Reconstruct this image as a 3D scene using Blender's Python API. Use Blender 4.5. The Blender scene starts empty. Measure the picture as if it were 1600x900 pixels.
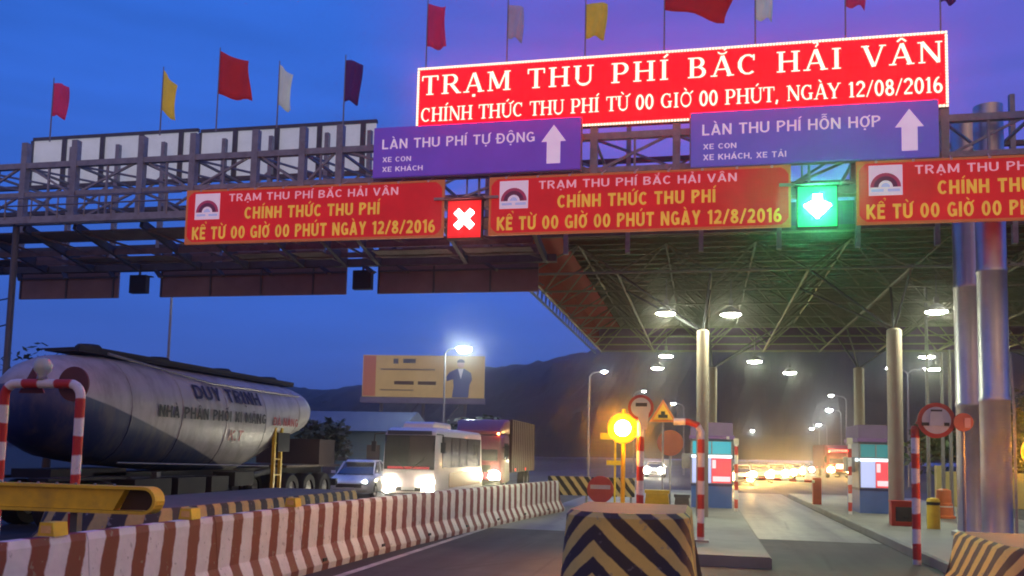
import bpy, math, random
from mathutils import Vector, Matrix
random.seed(7)
R = math.radians
SC = bpy.context.scene
COL = SC.collection

# ------------------------------------------------------------------ camera
YAW, PIT, ROL, FPX, SHY, CAMH = R(12.18), R(4.968), R(1.32), 1398.5, 135.1, 1.9
_f = Vector((-math.sin(YAW)*math.cos(PIT), math.cos(YAW)*math.cos(PIT), math.sin(PIT)))
_r = Vector((math.cos(YAW), math.sin(YAW), 0))
_u = _r.cross(_f)
r_ = _r*math.cos(ROL) + _u*math.sin(ROL)
u_ = -_r*math.sin(ROL) + _u*math.cos(ROL)
cam = bpy.data.cameras.new('camera')
cam.sensor_width = 36
cam.lens = FPX/1600*36
cam.shift_y = SHY/1600
cam.clip_end = 3000
cam.clip_start = 0.05
co = bpy.data.objects.new('camera', cam)
M = Matrix((r_, u_, -_f)).transposed().to_4x4()
M.translation = Vector((0, 0, CAMH))
co.matrix_world = M
COL.objects.link(co)
SC.camera = co

# ------------------------------------------------------------------ sky, sun, exposure
SUN_EL, SUN_AZ = 2.0, 200.0
W = bpy.data.worlds.new('World')
SC.world = W
W.use_nodes = True
nt = W.node_tree
nt.nodes.clear()
N = nt.nodes.new
L = nt.links.new
out = N('ShaderNodeOutputWorld')
bg = N('ShaderNodeBackground')
bg.inputs['Strength'].default_value = 0.98
L(bg.outputs[0], out.inputs[0])
sky = N('ShaderNodeTexSky')
sky.sky_type = 'NISHITA'
sky.sun_disc = False
sky.sun_elevation = R(SUN_EL)
sky.sun_rotation = R(SUN_AZ)
tint = N('ShaderNodeMix'); tint.data_type = 'RGBA'; tint.blend_type = 'MULTIPLY'
tint.inputs[0].default_value = 1
L(sky.outputs[0], tint.inputs[6])
tint.inputs[7].default_value = (0.006, 0.012, 0.03, 1)
tc = N('ShaderNodeTexCoord')
sep = N('ShaderNodeSeparateXYZ')
L(tc.outputs['Generated'], sep.inputs[0])
ramp = N('ShaderNodeValToRGB')
cr = ramp.color_ramp
cr.elements[0].position = 0.0; cr.elements[0].color = (0.055, 0.095, 0.42, 1)
cr.elements[1].position = 0.55; cr.elements[1].color = (0.028, 0.150, 0.72, 1)
e = cr.elements.new(0.16); e.color = (0.038, 0.125, 0.60, 1)
L(sep.outputs['Z'], ramp.inputs[0])
# broad violet lobe in the sky colour, standing in for the LED board's bloom
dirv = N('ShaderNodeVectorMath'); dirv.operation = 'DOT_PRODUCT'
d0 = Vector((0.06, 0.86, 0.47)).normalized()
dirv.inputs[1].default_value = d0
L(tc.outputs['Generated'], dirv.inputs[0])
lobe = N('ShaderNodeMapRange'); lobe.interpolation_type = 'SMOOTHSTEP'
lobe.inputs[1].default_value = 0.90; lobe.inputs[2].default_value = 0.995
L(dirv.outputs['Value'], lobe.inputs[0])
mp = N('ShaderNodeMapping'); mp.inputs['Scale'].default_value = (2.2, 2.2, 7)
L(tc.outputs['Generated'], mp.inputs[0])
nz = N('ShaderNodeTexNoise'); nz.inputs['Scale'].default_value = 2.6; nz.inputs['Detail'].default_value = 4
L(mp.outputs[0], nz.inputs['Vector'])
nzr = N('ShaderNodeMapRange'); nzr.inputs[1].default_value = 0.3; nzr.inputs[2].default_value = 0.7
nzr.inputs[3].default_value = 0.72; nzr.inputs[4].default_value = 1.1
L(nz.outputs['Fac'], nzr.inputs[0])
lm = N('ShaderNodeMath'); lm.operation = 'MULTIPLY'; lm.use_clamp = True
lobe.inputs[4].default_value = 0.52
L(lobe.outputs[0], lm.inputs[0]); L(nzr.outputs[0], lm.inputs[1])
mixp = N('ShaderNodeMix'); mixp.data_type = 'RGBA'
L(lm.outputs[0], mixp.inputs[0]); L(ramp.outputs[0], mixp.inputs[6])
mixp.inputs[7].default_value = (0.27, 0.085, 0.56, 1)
# thin darker cloud streaks
nz2 = N('ShaderNodeTexNoise'); nz2.inputs['Scale'].default_value = 3.5; nz2.inputs['Detail'].default_value = 5
mp2 = N('ShaderNodeMapping'); mp2.inputs['Scale'].default_value = (1.2, 1.2, 9); mp2.inputs['Rotation'].default_value = (0.1, 0.16, 0)
L(tc.outputs['Generated'], mp2.inputs[0]); L(mp2.outputs[0], nz2.inputs['Vector'])
st = N('ShaderNodeMapRange'); st.inputs[1].default_value = 0.35; st.inputs[2].default_value = 0.75
st.inputs[3].default_value = 0.88; st.inputs[4].default_value = 1.12
L(nz2.outputs['Fac'], st.inputs[0])
mul = N('ShaderNodeMix'); mul.data_type = 'RGBA'; mul.blend_type = 'MULTIPLY'; mul.inputs[0].default_value = 1
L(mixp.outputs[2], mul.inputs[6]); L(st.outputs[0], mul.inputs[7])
# warm glow added low in the unseen sky behind the viewer, lighting front faces
dv2 = N('ShaderNodeVectorMath'); dv2.operation = 'DOT_PRODUCT'
dv2.inputs[1].default_value = Vector((0.25, -0.95, 0.16)).normalized()
L(tc.outputs['Generated'], dv2.inputs[0])
lb2 = N('ShaderNodeMapRange'); lb2.interpolation_type = 'SMOOTHSTEP'
lb2.inputs[1].default_value = 0.35; lb2.inputs[2].default_value = 0.97
L(dv2.outputs['Value'], lb2.inputs[0])
mixw = N('ShaderNodeMix'); mixw.data_type = 'RGBA'
L(lb2.outputs[0], mixw.inputs[0]); L(mul.outputs[2], mixw.inputs[6])
mixw.inputs[7].default_value = (0.50, 0.28, 0.23, 1)
add = N('ShaderNodeMix'); add.data_type = 'RGBA'; add.blend_type = 'ADD'; add.inputs[0].default_value = 1
L(mixw.outputs[2], add.inputs[6]); L(tint.outputs[2], add.inputs[7])
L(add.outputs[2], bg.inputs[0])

sl = bpy.data.lights.new('sun', 'SUN')
sl.energy = 0.08; sl.angle = R(18); sl.color = (1.0, 0.66, 0.5)
so = bpy.data.objects.new('sun', sl)
so.rotation_euler = (R(78), 0, R(14))
COL.objects.link(so)

SC.view_settings.view_transform = 'Standard'
SC.view_settings.look = 'None'
SC.view_settings.exposure = 0.0
SC.view_settings.gamma = 1.0
cy = SC.cycles
cy.max_bounces = 5; cy.diffuse_bounces = 2; cy.glossy_bounces = 3; cy.volume_bounces = 1
cy.transparent_max_bounces = 6
cy.sample_clamp_indirect = 2.0
cy.sample_clamp_direct = 0
cy.use_denoising = True
cy.use_light_tree = True
cy.pixel_filter_type = 'BLACKMAN_HARRIS'; cy.filter_width = 1.9
cy.caustics_reflective = False; cy.caustics_refractive = False

# ------------------------------------------------------------------ materials
MATS = {}
def mat(name, col, rough=0.6, metal=0.0, var=0.18, scale=3.0, bump=0.0, emit=None, es=0.0, coat=0.0, dirt=None, tracks=None):
    if name in MATS: return MATS[name]
    m = bpy.data.materials.new(name); m.use_nodes = True
    t = m.node_tree; b = t.nodes['Principled BSDF']
    n = t.nodes.new; l = t.links.new
    tcn = n('ShaderNodeTexCoord')
    ns = n('ShaderNodeTexNoise'); ns.inputs['Scale'].default_value = scale; ns.inputs['Detail'].default_value = 6
    ns.inputs['Roughness'].default_value = 0.62
    l(tcn.outputs['Object'], ns.inputs['Vector'])
    mr = n('ShaderNodeMapRange'); mr.inputs[1].default_value = 0.25; mr.inputs[2].default_value = 0.75
    mr.inputs[3].default_value = 1-var; mr.inputs[4].default_value = 1+var*0.6
    l(ns.outputs['Fac'], mr.inputs[0])
    mx = n('ShaderNodeMix'); mx.data_type = 'RGBA'; mx.blend_type = 'MULTIPLY'; mx.inputs[0].default_value = 1
    mx.inputs[6].default_value = (*col, 1); l(mr.outputs[0], mx.inputs[7])
    src = mx.outputs[2]
    if dirt:
        n2 = n('ShaderNodeTexNoise'); n2.inputs['Scale'].default_value = scale*0.45; n2.inputs['Detail'].default_value = 8
        n2.inputs['Roughness'].default_value = 0.7
        l(tcn.outputs['Object'], n2.inputs['Vector'])
        r2 = n('ShaderNodeMapRange'); r2.inputs[1].default_value = 0.48; r2.inputs[2].default_value = 0.72; r2.inputs[4].default_value = dirt[1]
        l(n2.outputs['Fac'], r2.inputs[0])
        m2 = n('ShaderNodeMix'); m2.data_type = 'RGBA'; l(r2.outputs[0], m2.inputs[0])
        l(src, m2.inputs[6]); m2.inputs[7].default_value = (*dirt[0], 1); src = m2.outputs[2]
    if tracks:      # tyre-darkened streaks along the lanes, with sealed crack lines across
        gp = n('ShaderNodeNewGeometry'); mp3 = n('ShaderNodeMapping'); mp3.inputs['Scale'].default_value = (1.1, 0.045, 1)
        l(gp.outputs['Position'], mp3.inputs[0])
        n3 = n('ShaderNodeTexNoise'); n3.inputs['Scale'].default_value = 1.0; n3.inputs['Detail'].default_value = 5; l(mp3.outputs[0], n3.inputs['Vector'])
        r3 = n('ShaderNodeMapRange'); r3.inputs[1].default_value = 0.42; r3.inputs[2].default_value = 0.66; r3.inputs[4].default_value = tracks; l(n3.outputs['Fac'], r3.inputs[0])
        m3 = n('ShaderNodeMix'); m3.data_type = 'RGBA'; l(r3.outputs[0], m3.inputs[0]); l(src, m3.inputs[6]); m3.inputs[7].default_value = (0.022, 0.022, 0.024, 1)
        vo = n('ShaderNodeTexVoronoi'); vo.feature = 'DISTANCE_TO_EDGE'; vo.inputs['Scale'].default_value = 0.42; l(gp.outputs['Position'], vo.inputs['Vector'])
        r4 = n('ShaderNodeMapRange'); r4.inputs[1].default_value = 0.0; r4.inputs[2].default_value = 0.016; r4.inputs[3].default_value = 0.6; r4.inputs[4].default_value = 0; l(vo.outputs['Distance'], r4.inputs[0])
        m4 = n('ShaderNodeMix'); m4.data_type = 'RGBA'; l(r4.outputs[0], m4.inputs[0]); l(m3.outputs[2], m4.inputs[6]); m4.inputs[7].default_value = (0.018, 0.018, 0.018, 1)
        src = m4.outputs[2]
    l(src, b.inputs['Base Color'])
    rr = n('ShaderNodeMapRange'); rr.inputs[3].default_value = max(0.03, rough-0.12*min(1, rough*2)); rr.inputs[4].default_value = min(1, rough+0.15)
    l(ns.outputs['Fac'], rr.inputs[0]); l(rr.outputs[0], b.inputs['Roughness'])
    b.inputs['Metallic'].default_value = metal
    b.inputs['Coat Weight'].default_value = coat
    if bump:
        bp = n('ShaderNodeBump'); bp.inputs['Strength'].default_value = bump; bp.inputs['Distance'].default_value = 0.03
        l(ns.outputs['Fac'], bp.inputs['Height']); l(bp.outputs[0], b.inputs['Normal'])
    if emit:
        me_ = n('ShaderNodeMix'); me_.data_type = 'RGBA'; me_.blend_type = 'MULTIPLY'; me_.inputs[0].default_value = 1
        me_.inputs[6].default_value = (*emit, 1); l(mr.outputs[0], me_.inputs[7]); l(me_.outputs[2], b.inputs['Emission Color'])
        b.inputs['Emission Strength'].default_value = es
    MATS[name] = m
    return m

def stripe_mat(name, ca, cb, period, duty, slant, absu=False, soft=0.02, rough=0.65, dirt=0.35):
    """painted stripes from the UV map, u along the run and v upwards in metres"""
    m = bpy.data.materials.new(name); m.use_nodes = True
    t = m.node_tree; b = t.nodes['Principled BSDF']; n = t.nodes.new; l = t.links.new
    uv = n('ShaderNodeUVMap'); s = n('ShaderNodeSeparateXYZ'); l(uv.outputs[0], s.inputs[0])
    tcn = n('ShaderNodeNewGeometry')
    wob = n('ShaderNodeTexNoise'); wob.inputs['Scale'].default_value = 5; wob.inputs['Detail'].default_value = 4; l(tcn.outputs['Position'], wob.inputs['Vector'])
    u = s.outputs['X']
    if absu:
        ab = n('ShaderNodeMath'); ab.operation = 'ABSOLUTE'; l(u, ab.inputs[0]); u = ab.outputs[0]
    k = n('ShaderNodeMath'); k.operation = 'MULTIPLY_ADD'; l(s.outputs['Y'], k.inputs[0]); k.inputs[1].default_value = slant; l(u, k.inputs[2])
    w2 = n('ShaderNodeMath'); w2.operation = 'MULTIPLY_ADD'; l(wob.outputs['Fac'], w2.inputs[0]); w2.inputs[1].default_value = 0.16*period; l(k.outputs[0], w2.inputs[2])
    dv = n('ShaderNodeMath'); dv.operation = 'DIVIDE'; l(w2.outputs[0], dv.inputs[0]); dv.inputs[1].default_value = period
    fr = n('ShaderNodeMath'); fr.operation = 'FRACT'; l(dv.outputs[0], fr.inputs[0])
    # triangle distance to stripe centre
    sb = n('ShaderNodeMath'); sb.operation = 'SUBTRACT'; l(fr.outputs[0], sb.inputs[0]); sb.inputs[1].default_value = 0.5
    a2 = n('ShaderNodeMath'); a2.operation = 'ABSOLUTE'; l(sb.outputs[0], a2.inputs[0])
    mr = n('ShaderNodeMapRange'); mr.inputs[1].default_value = duty/2-soft; mr.inputs[2].default_value = duty/2+soft
    l(a2.outputs[0], mr.inputs[0])
    mx = n('ShaderNodeMix'); mx.data_type = 'RGBA'; l(mr.outputs[0], mx.inputs[0])
    mx.inputs[6].default_value = (*ca, 1); mx.inputs[7].default_value = (*cb, 1)
    ns = n('ShaderNodeTexNoise'); ns.inputs['Scale'].default_value = 3.2; ns.inputs['Detail'].default_value = 8; ns.inputs['Roughness'].default_value = 0.7
    l(tcn.outputs['Position'], ns.inputs['Vector'])
    dr = n('ShaderNodeMapRange'); dr.inputs[1].default_value = 0.42; dr.inputs[2].default_value = 0.75; dr.inputs[4].default_value = dirt
    l(ns.outputs['Fac'], dr.inputs[0])
    m2 = n('ShaderNodeMix'); m2.data_type = 'RGBA'; l(dr.outputs[0], m2.inputs[0]); l(mx.outputs[2], m2.inputs[6]); m2.inputs[7].default_value = (0.07, 0.055, 0.045, 1)
    ch = n('ShaderNodeTexNoise'); ch.inputs['Scale'].default_value = 11; ch.inputs['Detail'].default_value = 3; l(tcn.outputs['Position'], ch.inputs['Vector'])
    c2 = n('ShaderNodeMapRange'); c2.inputs[1].default_value = 0.64; c2.inputs[2].default_value = 0.68; c2.inputs[4].default_value = min(.85, dirt*2); l(ch.outputs['Fac'], c2.inputs[0])
    m5 = n('ShaderNodeMix'); m5.data_type = 'RGBA'; l(c2.outputs[0], m5.inputs[0]); l(m2.outputs[2], m5.inputs[6]); m5.inputs[7].default_value = (0.24, 0.22, 0.20, 1)
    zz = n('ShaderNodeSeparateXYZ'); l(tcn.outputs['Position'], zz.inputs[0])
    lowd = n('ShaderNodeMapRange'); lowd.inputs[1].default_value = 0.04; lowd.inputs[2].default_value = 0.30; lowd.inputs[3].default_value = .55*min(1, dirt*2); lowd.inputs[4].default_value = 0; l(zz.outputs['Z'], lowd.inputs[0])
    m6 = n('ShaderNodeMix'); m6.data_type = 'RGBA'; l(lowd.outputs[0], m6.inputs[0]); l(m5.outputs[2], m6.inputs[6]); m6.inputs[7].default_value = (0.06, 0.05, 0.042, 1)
    l(m6.outputs[2], b.inputs['Base Color']); b.inputs['Roughness'].default_value = rough
    bp = n('ShaderNodeBump'); bp.inputs['Strength'].default_value = 0.25; bp.inputs['Distance'].default_value = 0.02
    l(ns.outputs['Fac'], bp.inputs['Height']); l(bp.outputs[0], b.inputs['Normal'])
    return m

def glow(name, col, s):
    if name in MATS: return MATS[name]
    m = bpy.data.materials.new(name); m.use_nodes = True
    b = m.node_tree.nodes['Principled BSDF']
    b.inputs['Base Color'].default_value = (*[min(.8, c*.3+.01) for c in col], 1)
    b.inputs['Emission Color'].default_value = (*col, 1)
    b.inputs['Emission Strength'].default_value = s
    MATS[name] = m
    return m

STEEL = mat('galvanised steel', (0.30, 0.30, 0.30), 0.5, 0.5, 0.25, 5)
DKSTEEL = mat('weathered dark steel', (0.12, 0.125, 0.135), 0.6, 0.3, 0.3, 4)
GREYPAINT = mat('grey painted steel', (0.34, 0.37, 0.40), 0.55, 0.1, 0.25, 6, dirt=((0.13, 0.11, 0.10), 0.5))
PILLAR = mat('polished pillar steel', (0.58, 0.57, 0.55), 0.36, 0.85, 0.2, 1.6, bump=0.08)
WHITE = mat('white paint', (0.72, 0.70, 0.68), 0.5, 0, 0.15, 4, dirt=((0.3, 0.26, 0.22), 0.4))
BLACK = mat('black plastic', (0.014, 0.014, 0.016), 0.75)
TYRE = mat('tyre rubber', (0.02, 0.02, 0.02), 0.85, 0, 0.2, 8)
GLASS = mat('dark glass', (0.012, 0.015, 0.02), 0.08, 0, 0.05, 2, coat=0.5)
ASPHALT = mat('asphalt', (0.058, 0.060, 0.060), 0.74, 0, 0.4, 0.9, bump=0.4, dirt=((0.115, 0.115, 0.108), 0.7), tracks=.95)
CONCRETE = mat('concrete', (0.22, 0.22, 0.19), 0.6, 0, 0.3, 0.8, bump=0.2, dirt=((0.10, 0.095, 0.08), 0.75))
PAVE = mat('lane concrete', (0.27, 0.275, 0.235), 0.42, 0, 0.3, 0.8, bump=0.15, dirt=((0.12, 0.115, 0.10), 0.7), tracks=.7)
EARTH = mat('dark earth and grass', (0.045, 0.05, 0.028), 0.9, 0, 0.45, 0.35, bump=0.4)
FOREST = mat('wooded hillside', (0.020, 0.017, 0.011), 0.9, 0, 0.6, 0.12, bump=0.6)
LEAF = mat('tree leaves', (0.06, 0.085, 0.03), 0.6, 0, 0.5, 1.3)
BARK = mat('tree bark', (0.07, 0.055, 0.04), 0.9, 0, 0.3, 6)
RED = mat('red paint', (0.42, 0.025, 0.02), 0.5, 0, 0.2, 5)
YELLOW = mat('yellow paint', (0.80, 0.54, 0.02), 0.5, 0, 0.2, 4, dirt=((0.2, 0.13, 0.05), 0.5))
LINEWHITE = mat('worn road marking', (0.55, 0.54, 0.50), 0.6, 0, 0.35, 3, dirt=((0.10, 0.10, 0.10), 0.9))
BLUEP = mat('blue paint', (0.05, 0.12, 0.36), 0.45, 0, 0.15, 3)
PURPLEP = mat('violet roof sheet', (0.13, 0.06, 0.20), 0.5, 0, 0.2, 3)
BARRED = stripe_mat('red and white barrier paint', (0.17, 0.008, 0.014), (0.74, 0.70, 0.68), 0.52, 0.46, -0.30, dirt=0.26)
CHEV = stripe_mat('yellow and black chevron paint', (0.03, 0.024, 0.022), (0.85, 0.62, 0.12), 0.36, 0.5, 1.1, absu=True, dirt=0.2)
SIDESTRIPE = stripe_mat('yellow and black kerb paint', (0.03, 0.025, 0.02), (0.60, 0.42, 0.12), 0.5, 0.5, -0.3, dirt=0.4)
POLESTRIPE = stripe_mat('red and white pole bands', (0.50, 0.03, 0.025), (0.74, 0.70, 0.68), 0.56, 0.5, 0.0, dirt=0.2)
DIAG = stripe_mat('yellow and black diagonal board', (0.02, 0.02, 0.02), (0.70, 0.55, 0.22), 0.36, 0.5, 0.75, dirt=0.15)

# ------------------------------------------------------------------ mesh builder
class MB:
    def __init__(s): s.v = []; s.f = []; s.uv = []
    def face(s, pts, uvs=None):
        i = len(s.v); s.v += [tuple(p) for p in pts]; s.f.append(tuple(range(i, i+len(pts))))
        s.uv.append(uvs if uvs else [(0, 0)]*len(pts))
        return s
    def box(s, c, d, rz=0, rx=0, ry=0):
        m = Matrix.Rotation(rz, 3, 'Z') @ Matrix.Rotation(ry, 3, 'Y') @ Matrix.Rotation(rx, 3, 'X')
        P = [Vector(c) + m @ Vector((x*d[0]/2, y*d[1]/2, z*d[2]/2)) for x in (-1, 1) for y in (-1, 1) for z in (-1, 1)]
        for q in ((0, 1, 3, 2), (4, 6, 7, 5), (0, 4, 5, 1), (2, 3, 7, 6), (0, 2, 6, 4), (1, 5, 7, 3)):
            s.face([P[k] for k in q])
        return s
    def bx(s, x0, x1, y0, y1, z0, z1):
        return s.box(((x0+x1)/2, (y0+y1)/2, (z0+z1)/2), (abs(x1-x0), abs(y1-y0), abs(z1-z0)))
    def bar(s, a, b, w, h=None):
        a = Vector(a); b = Vector(b); h = h or w; d = b-a; ln = d.length
        if ln < 1e-6: return s
        d.normalize(); up = Vector((0, 0, 1)) if abs(d.z) < 0.95 else Vector((0, 1, 0))
        x = d.cross(up).normalized(); y = x.cross(d)
        P = [p + x*(i*w/2) + y*(j*h/2) for p in (a, b) for i, j in ((-1, -1), (1, -1), (1, 1), (-1, 1))]
        for q in ((0, 3, 2, 1), (4, 5, 6, 7), (0, 1, 5, 4), (1, 2, 6, 5), (2, 3, 7, 6), (3, 0, 4, 7)):
            s.face([P[k] for k in q])
        return s
    def tube(s, path, r, n=8, cap=True, u0=0.0):
        path = [Vector(p) for p in path]
        rs = r if isinstance(r, (list, tuple)) else [r]*len(path)
        rings = []; us = []; u = u0; prevx = None
        for i, p in enumerate(path):
            if i: u += (p-path[i-1]).length
            us.append(u)
            d = (path[min(i+1, len(path)-1)] - path[max(i-1, 0)]).normalized()
            if prevx is None:
                up = Vector((0, 0, 1)) if abs(d.z) < 0.9 else Vector((0, 1, 0))
                x = d.cross(up).normalized()
            else:
                x = (prevx - d*prevx.dot(d)).normalized()
            prevx = x; y = d.cross(x)
            rings.append([p + (x*math.cos(2*math.pi*k/n) + y*math.sin(2*math.pi*k/n))*rs[i] for k in range(n)])
        for i in range(len(path)-1):
            for k in range(n):
                k2 = (k+1) % n
                s.face([rings[i][k], rings[i][k2], rings[i+1][k2], rings[i+1][k]], [(us[i], 0), (us[i], 0), (us[i+1], 0), (us[i+1], 0)])
        if cap:
            s.face(rings[0][::-1], [(us[0], 0)]*n); s.face(rings[-1], [(us[-1], 0)]*n)
        return s
    def lathe(s, c, prof, n=16, axis='Z'):
        c = Vector(c)
        def P(r, h, a):
            q = Vector((r*math.cos(a), r*math.sin(a), h))
            if axis == 'Y': q = Vector((q.x, q.z, q.y))
            if axis == 'X': q = Vector((q.z, q.x, q.y))
            return c+q
        for i in range(len(prof)-1):
            (r0, h0), (r1, h1) = prof[i], prof[i+1]
            for k in range(n):
                a, b = 2*math.pi*k/n, 2*math.pi*(k+1)/n
                pts = [P(r0, h0, a), P(r0, h0, b), P(r1, h1, b), P(r1, h1, a)]
                if r0 < 1e-6: pts = pts[1:]
                elif r1 < 1e-6: pts = pts[:3]
                s.face(pts)
        return s
    def disc(s, c, r, t, n=24, axis='Y'):
        return s.lathe(c, [(0, -t/2), (r, -t/2), (r, t/2), (0, t/2)], n, axis)
    def loft(s, secs, cap=True):
        n = len(secs[0])
        for a, b in zip(secs, secs[1:]):
            for k in range(n):
                k2 = (k+1) % n
                s.face([a[k], a[k2], b[k2], b[k]])
        if cap: s.face(secs[0][::-1]); s.face(secs[-1])
        return s
    def prism(s, poly, y0, y1):
        """poly in x,z extruded along y"""
        a = [(x, y0, z) for x, z in poly]; b = [(x, y1, z) for x, z in poly]
        return s.loft([a, b])
    def prismx(s, poly, x0, x1):
        a = [(x0, y, z) for y, z in poly]; b = [(x1, y, z) for y, z in poly]
        return s.loft([a, b])
    def build(s, name, m, parent=None, smooth=False, loc=None):
        me = bpy.data.meshes.new(name); me.from_pydata(s.v, [], s.f)
        uvl = me.uv_layers.new(name='UVMap'); k = 0
        for u in s.uv:
            for q in u: uvl.data[k].uv = q; k += 1
        o = bpy.data.objects.new(name, me); COL.objects.link(o)
        if smooth or len(s.v) < 60000:
            import bmesh as _b
            bm = _b.new(); bm.from_mesh(me); _b.ops.remove_doubles(bm, verts=bm.verts, dist=1e-4)
            if not getattr(s, 'flat', False): _b.ops.recalc_face_normals(bm, faces=bm.faces)
            bm.to_mesh(me); bm.free()
        if smooth:
            me.polygons.foreach_set('use_smooth', [True]*len(me.polygons))
            if hasattr(me, 'set_sharp_from_angle'): me.set_sharp_from_angle(angle=R(40))
        me.materials.append(m)
        if parent is not None: o.parent = parent
        if loc is not None: o.location = loc
        return o

def thing(name, label, cat, loc=(0, 0, 0), rz=0, group=None):
    o = bpy.data.objects.new(name, None); o.empty_display_size = 0.2
    o.location = loc; o.rotation_euler = (0, 0, rz); COL.objects.link(o)
    o['label'] = label; o['category'] = cat
    if group: o['group'] = group
    return o
def tag(o, label, cat, group=None):
    o['label'] = label; o['category'] = cat
    if group: o['group'] = group
    return o
def structure(o): o['kind'] = 'structure'; return o
def dup(root, loc, rz=None, label=None):
    c = root.copy(); COL.objects.link(c); c.location = loc
    if rz is not None: c.rotation_euler = (0, 0, rz)
    if label: c['label'] = label
    for ch in [o for o in bpy.data.objects if o.parent == root]:
        d = ch.copy(); COL.objects.link(d); d.parent = c
        for g in [o for o in bpy.data.objects if o.parent == ch]:
            h = g.copy(); COL.objects.link(h); h.parent = d
    return c

def A(cx, cy_, rx, ry, a0, a1, w, wt=None, n=9): return ('arc', cx, cy_, rx, ry, a0, a1, w, wt if wt else w, n)
def S(x0, y0, x1, y1, w): return ('line', x0, y0, x1, y1, w)
def sans_font(t):
    h = t/2; g = {}
    g['A'] = (.70, [S(h*.9, 0, .35, 1, t), S(.70-h*.9, 0, .35, 1, t), S(.15, .27, .55, .27, t*.9)])
    g['B'] = (.62, [S(h, 0, h, 1, t), A(.32, .75, .20, .25-h, 90, -90, t), A(.34, .27, .20, .27-h, 90, -90, t), S(h, 1-h, .33, 1-h, t), S(h, .52, .35, .52, t*.9), S(h, h, .35, h, t)])
    g['C'] = (.62, [A(.34, .5, .34-h, .5-h*.9, 42, 318, t, n=14)])
    g['D'] = (.66, [S(h, 0, h, 1, t), S(h, 1-h, .34, 1-h, t), S(h, h, .34, h, t), A(.32, .5, .34-h, .5-h, 90, -90, t, n=12)])
    g['E'] = (.54, [S(h, 0, h, 1, t), S(h, h, .54, h, t), S(h, .51, .48, .51, t*.9), S(h, 1-h, .54, 1-h, t)])
    g['G'] = (.66, [A(.34, .5, .34-h, .5-h*.9, 42, 345, t, n=14), S(.36, .44, .66, .44, t*.9), S(.66-h, .06, .66-h, .46, t)])
    g['H'] = (.66, [S(h, 0, h, 1, t), S(.66-h, 0, .66-h, 1, t), S(h, .5, .66-h, .5, t*.95)])
    g['I'] = (t, [S(h, 0, h, 1, t)])
    g['K'] = (.64, [S(h, 0, h, 1, t), S(h, .36, .58, .98, t), S(.22, .55, .59, .01, t)])
    g['L'] = (.52, [S(h, 0, h, 1, t), S(h, h, .52, h, t)])
    g['M'] = (.80, [S(h, 0, h, 1, t), S(.80-h, 0, .80-h, 1, t), S(h*1.1, .98, .40, .12, t*.85), S(.80-h*1.1, .98, .40, .12, t*.85)])
    g['N'] = (.66, [S(h, 0, h, 1, t), S(.66-h, 0, .66-h, 1, t), S(h, .98, .66-h, .02, t*.95)])
    g['O'] = (.68, [A(.34, .5, .34-h, .5-h*.9, 0, 360, t, n=22)])
    g['P'] = (.60, [S(h, 0, h, 1, t), S(h, 1-h, .33, 1-h, t), S(h, .46, .33, .46, t*.9), A(.32, .73, .28-h, .27-h*.9, 90, -90, t)])
    g['R'] = (.64, [S(h, 0, h, 1, t), S(h, 1-h, .33, 1-h, t), S(h, .47, .34, .47, t*.9), A(.32, .735, .28-h, .265-h*.9, 90, -90, t), S(.32, .46, .57, .0, t)])
    g['S'] = (.58, [A(.29, .74, .28-h, .26-h*.9, 30, 270, t), A(.29, .27, .29-h, .27-h*.9, 90, -150, t)])
    g['T'] = (.60, [S(.30, 0, .30, 1, t), S(0, 1-h, .60, 1-h, t)])
    g['U'] = (.66, [S(h, .3, h, 1, t), S(.66-h, .3, .66-h, 1, t), A(.33, .31, .33-h, .31-h*.9, 180, 360, t)])
    g['V'] = (.68, [S(h*.9, 1, .34, 0, t), S(.68-h*.9, 1, .34, 0, t)])
    g['X'] = (.66, [S(h, 1, .66-h, 0, t), S(.66-h, 1, h, 0, t)])
    g['Y'] = (.66, [S(h*.9, 1, .33, .44, t), S(.66-h*.9, 1, .33, .44, t), S(.33, 0, .33, .48, t)])
    g['0'] = (.60, [A(.30, .5, .30-h, .5-h*.9, 0, 360, t, n=22)])
    g['1'] = (.36, [S(.36-h, 0, .36-h, 1, t), S(.02, .78, .3, .95, t*.8)])
    g['2'] = (.58, [A(.29, .72, .28-h, .28-h*.9, 165, -35, t), S(.48, .60, .10, .10, t), S(0, h, .58, h, t)])
    g['6'] = (.60, [A(.30, .31, .30-h, .31-h*.9, 0, 360, t, n=18), A(.42, .38, .42-h, .60-h, 88, 180, t)])
    g['8'] = (.60, [A(.30, .28, .30-h, .28-h*.9, 0, 360, t, n=18), A(.30, .76, .26-h, .24-h*.9, 0, 360, t, n=18)])
    g['/'] = (.42, [S(.02, -.02, .40, 1.02, t*.8)])
    g['.'] = (t, [S(0, h, t, h, t)])
    g[','] = (t, [S(h, t, h*.5, -.14, t*.8)])
    g[' '] = (.28, [])
    return g
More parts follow.
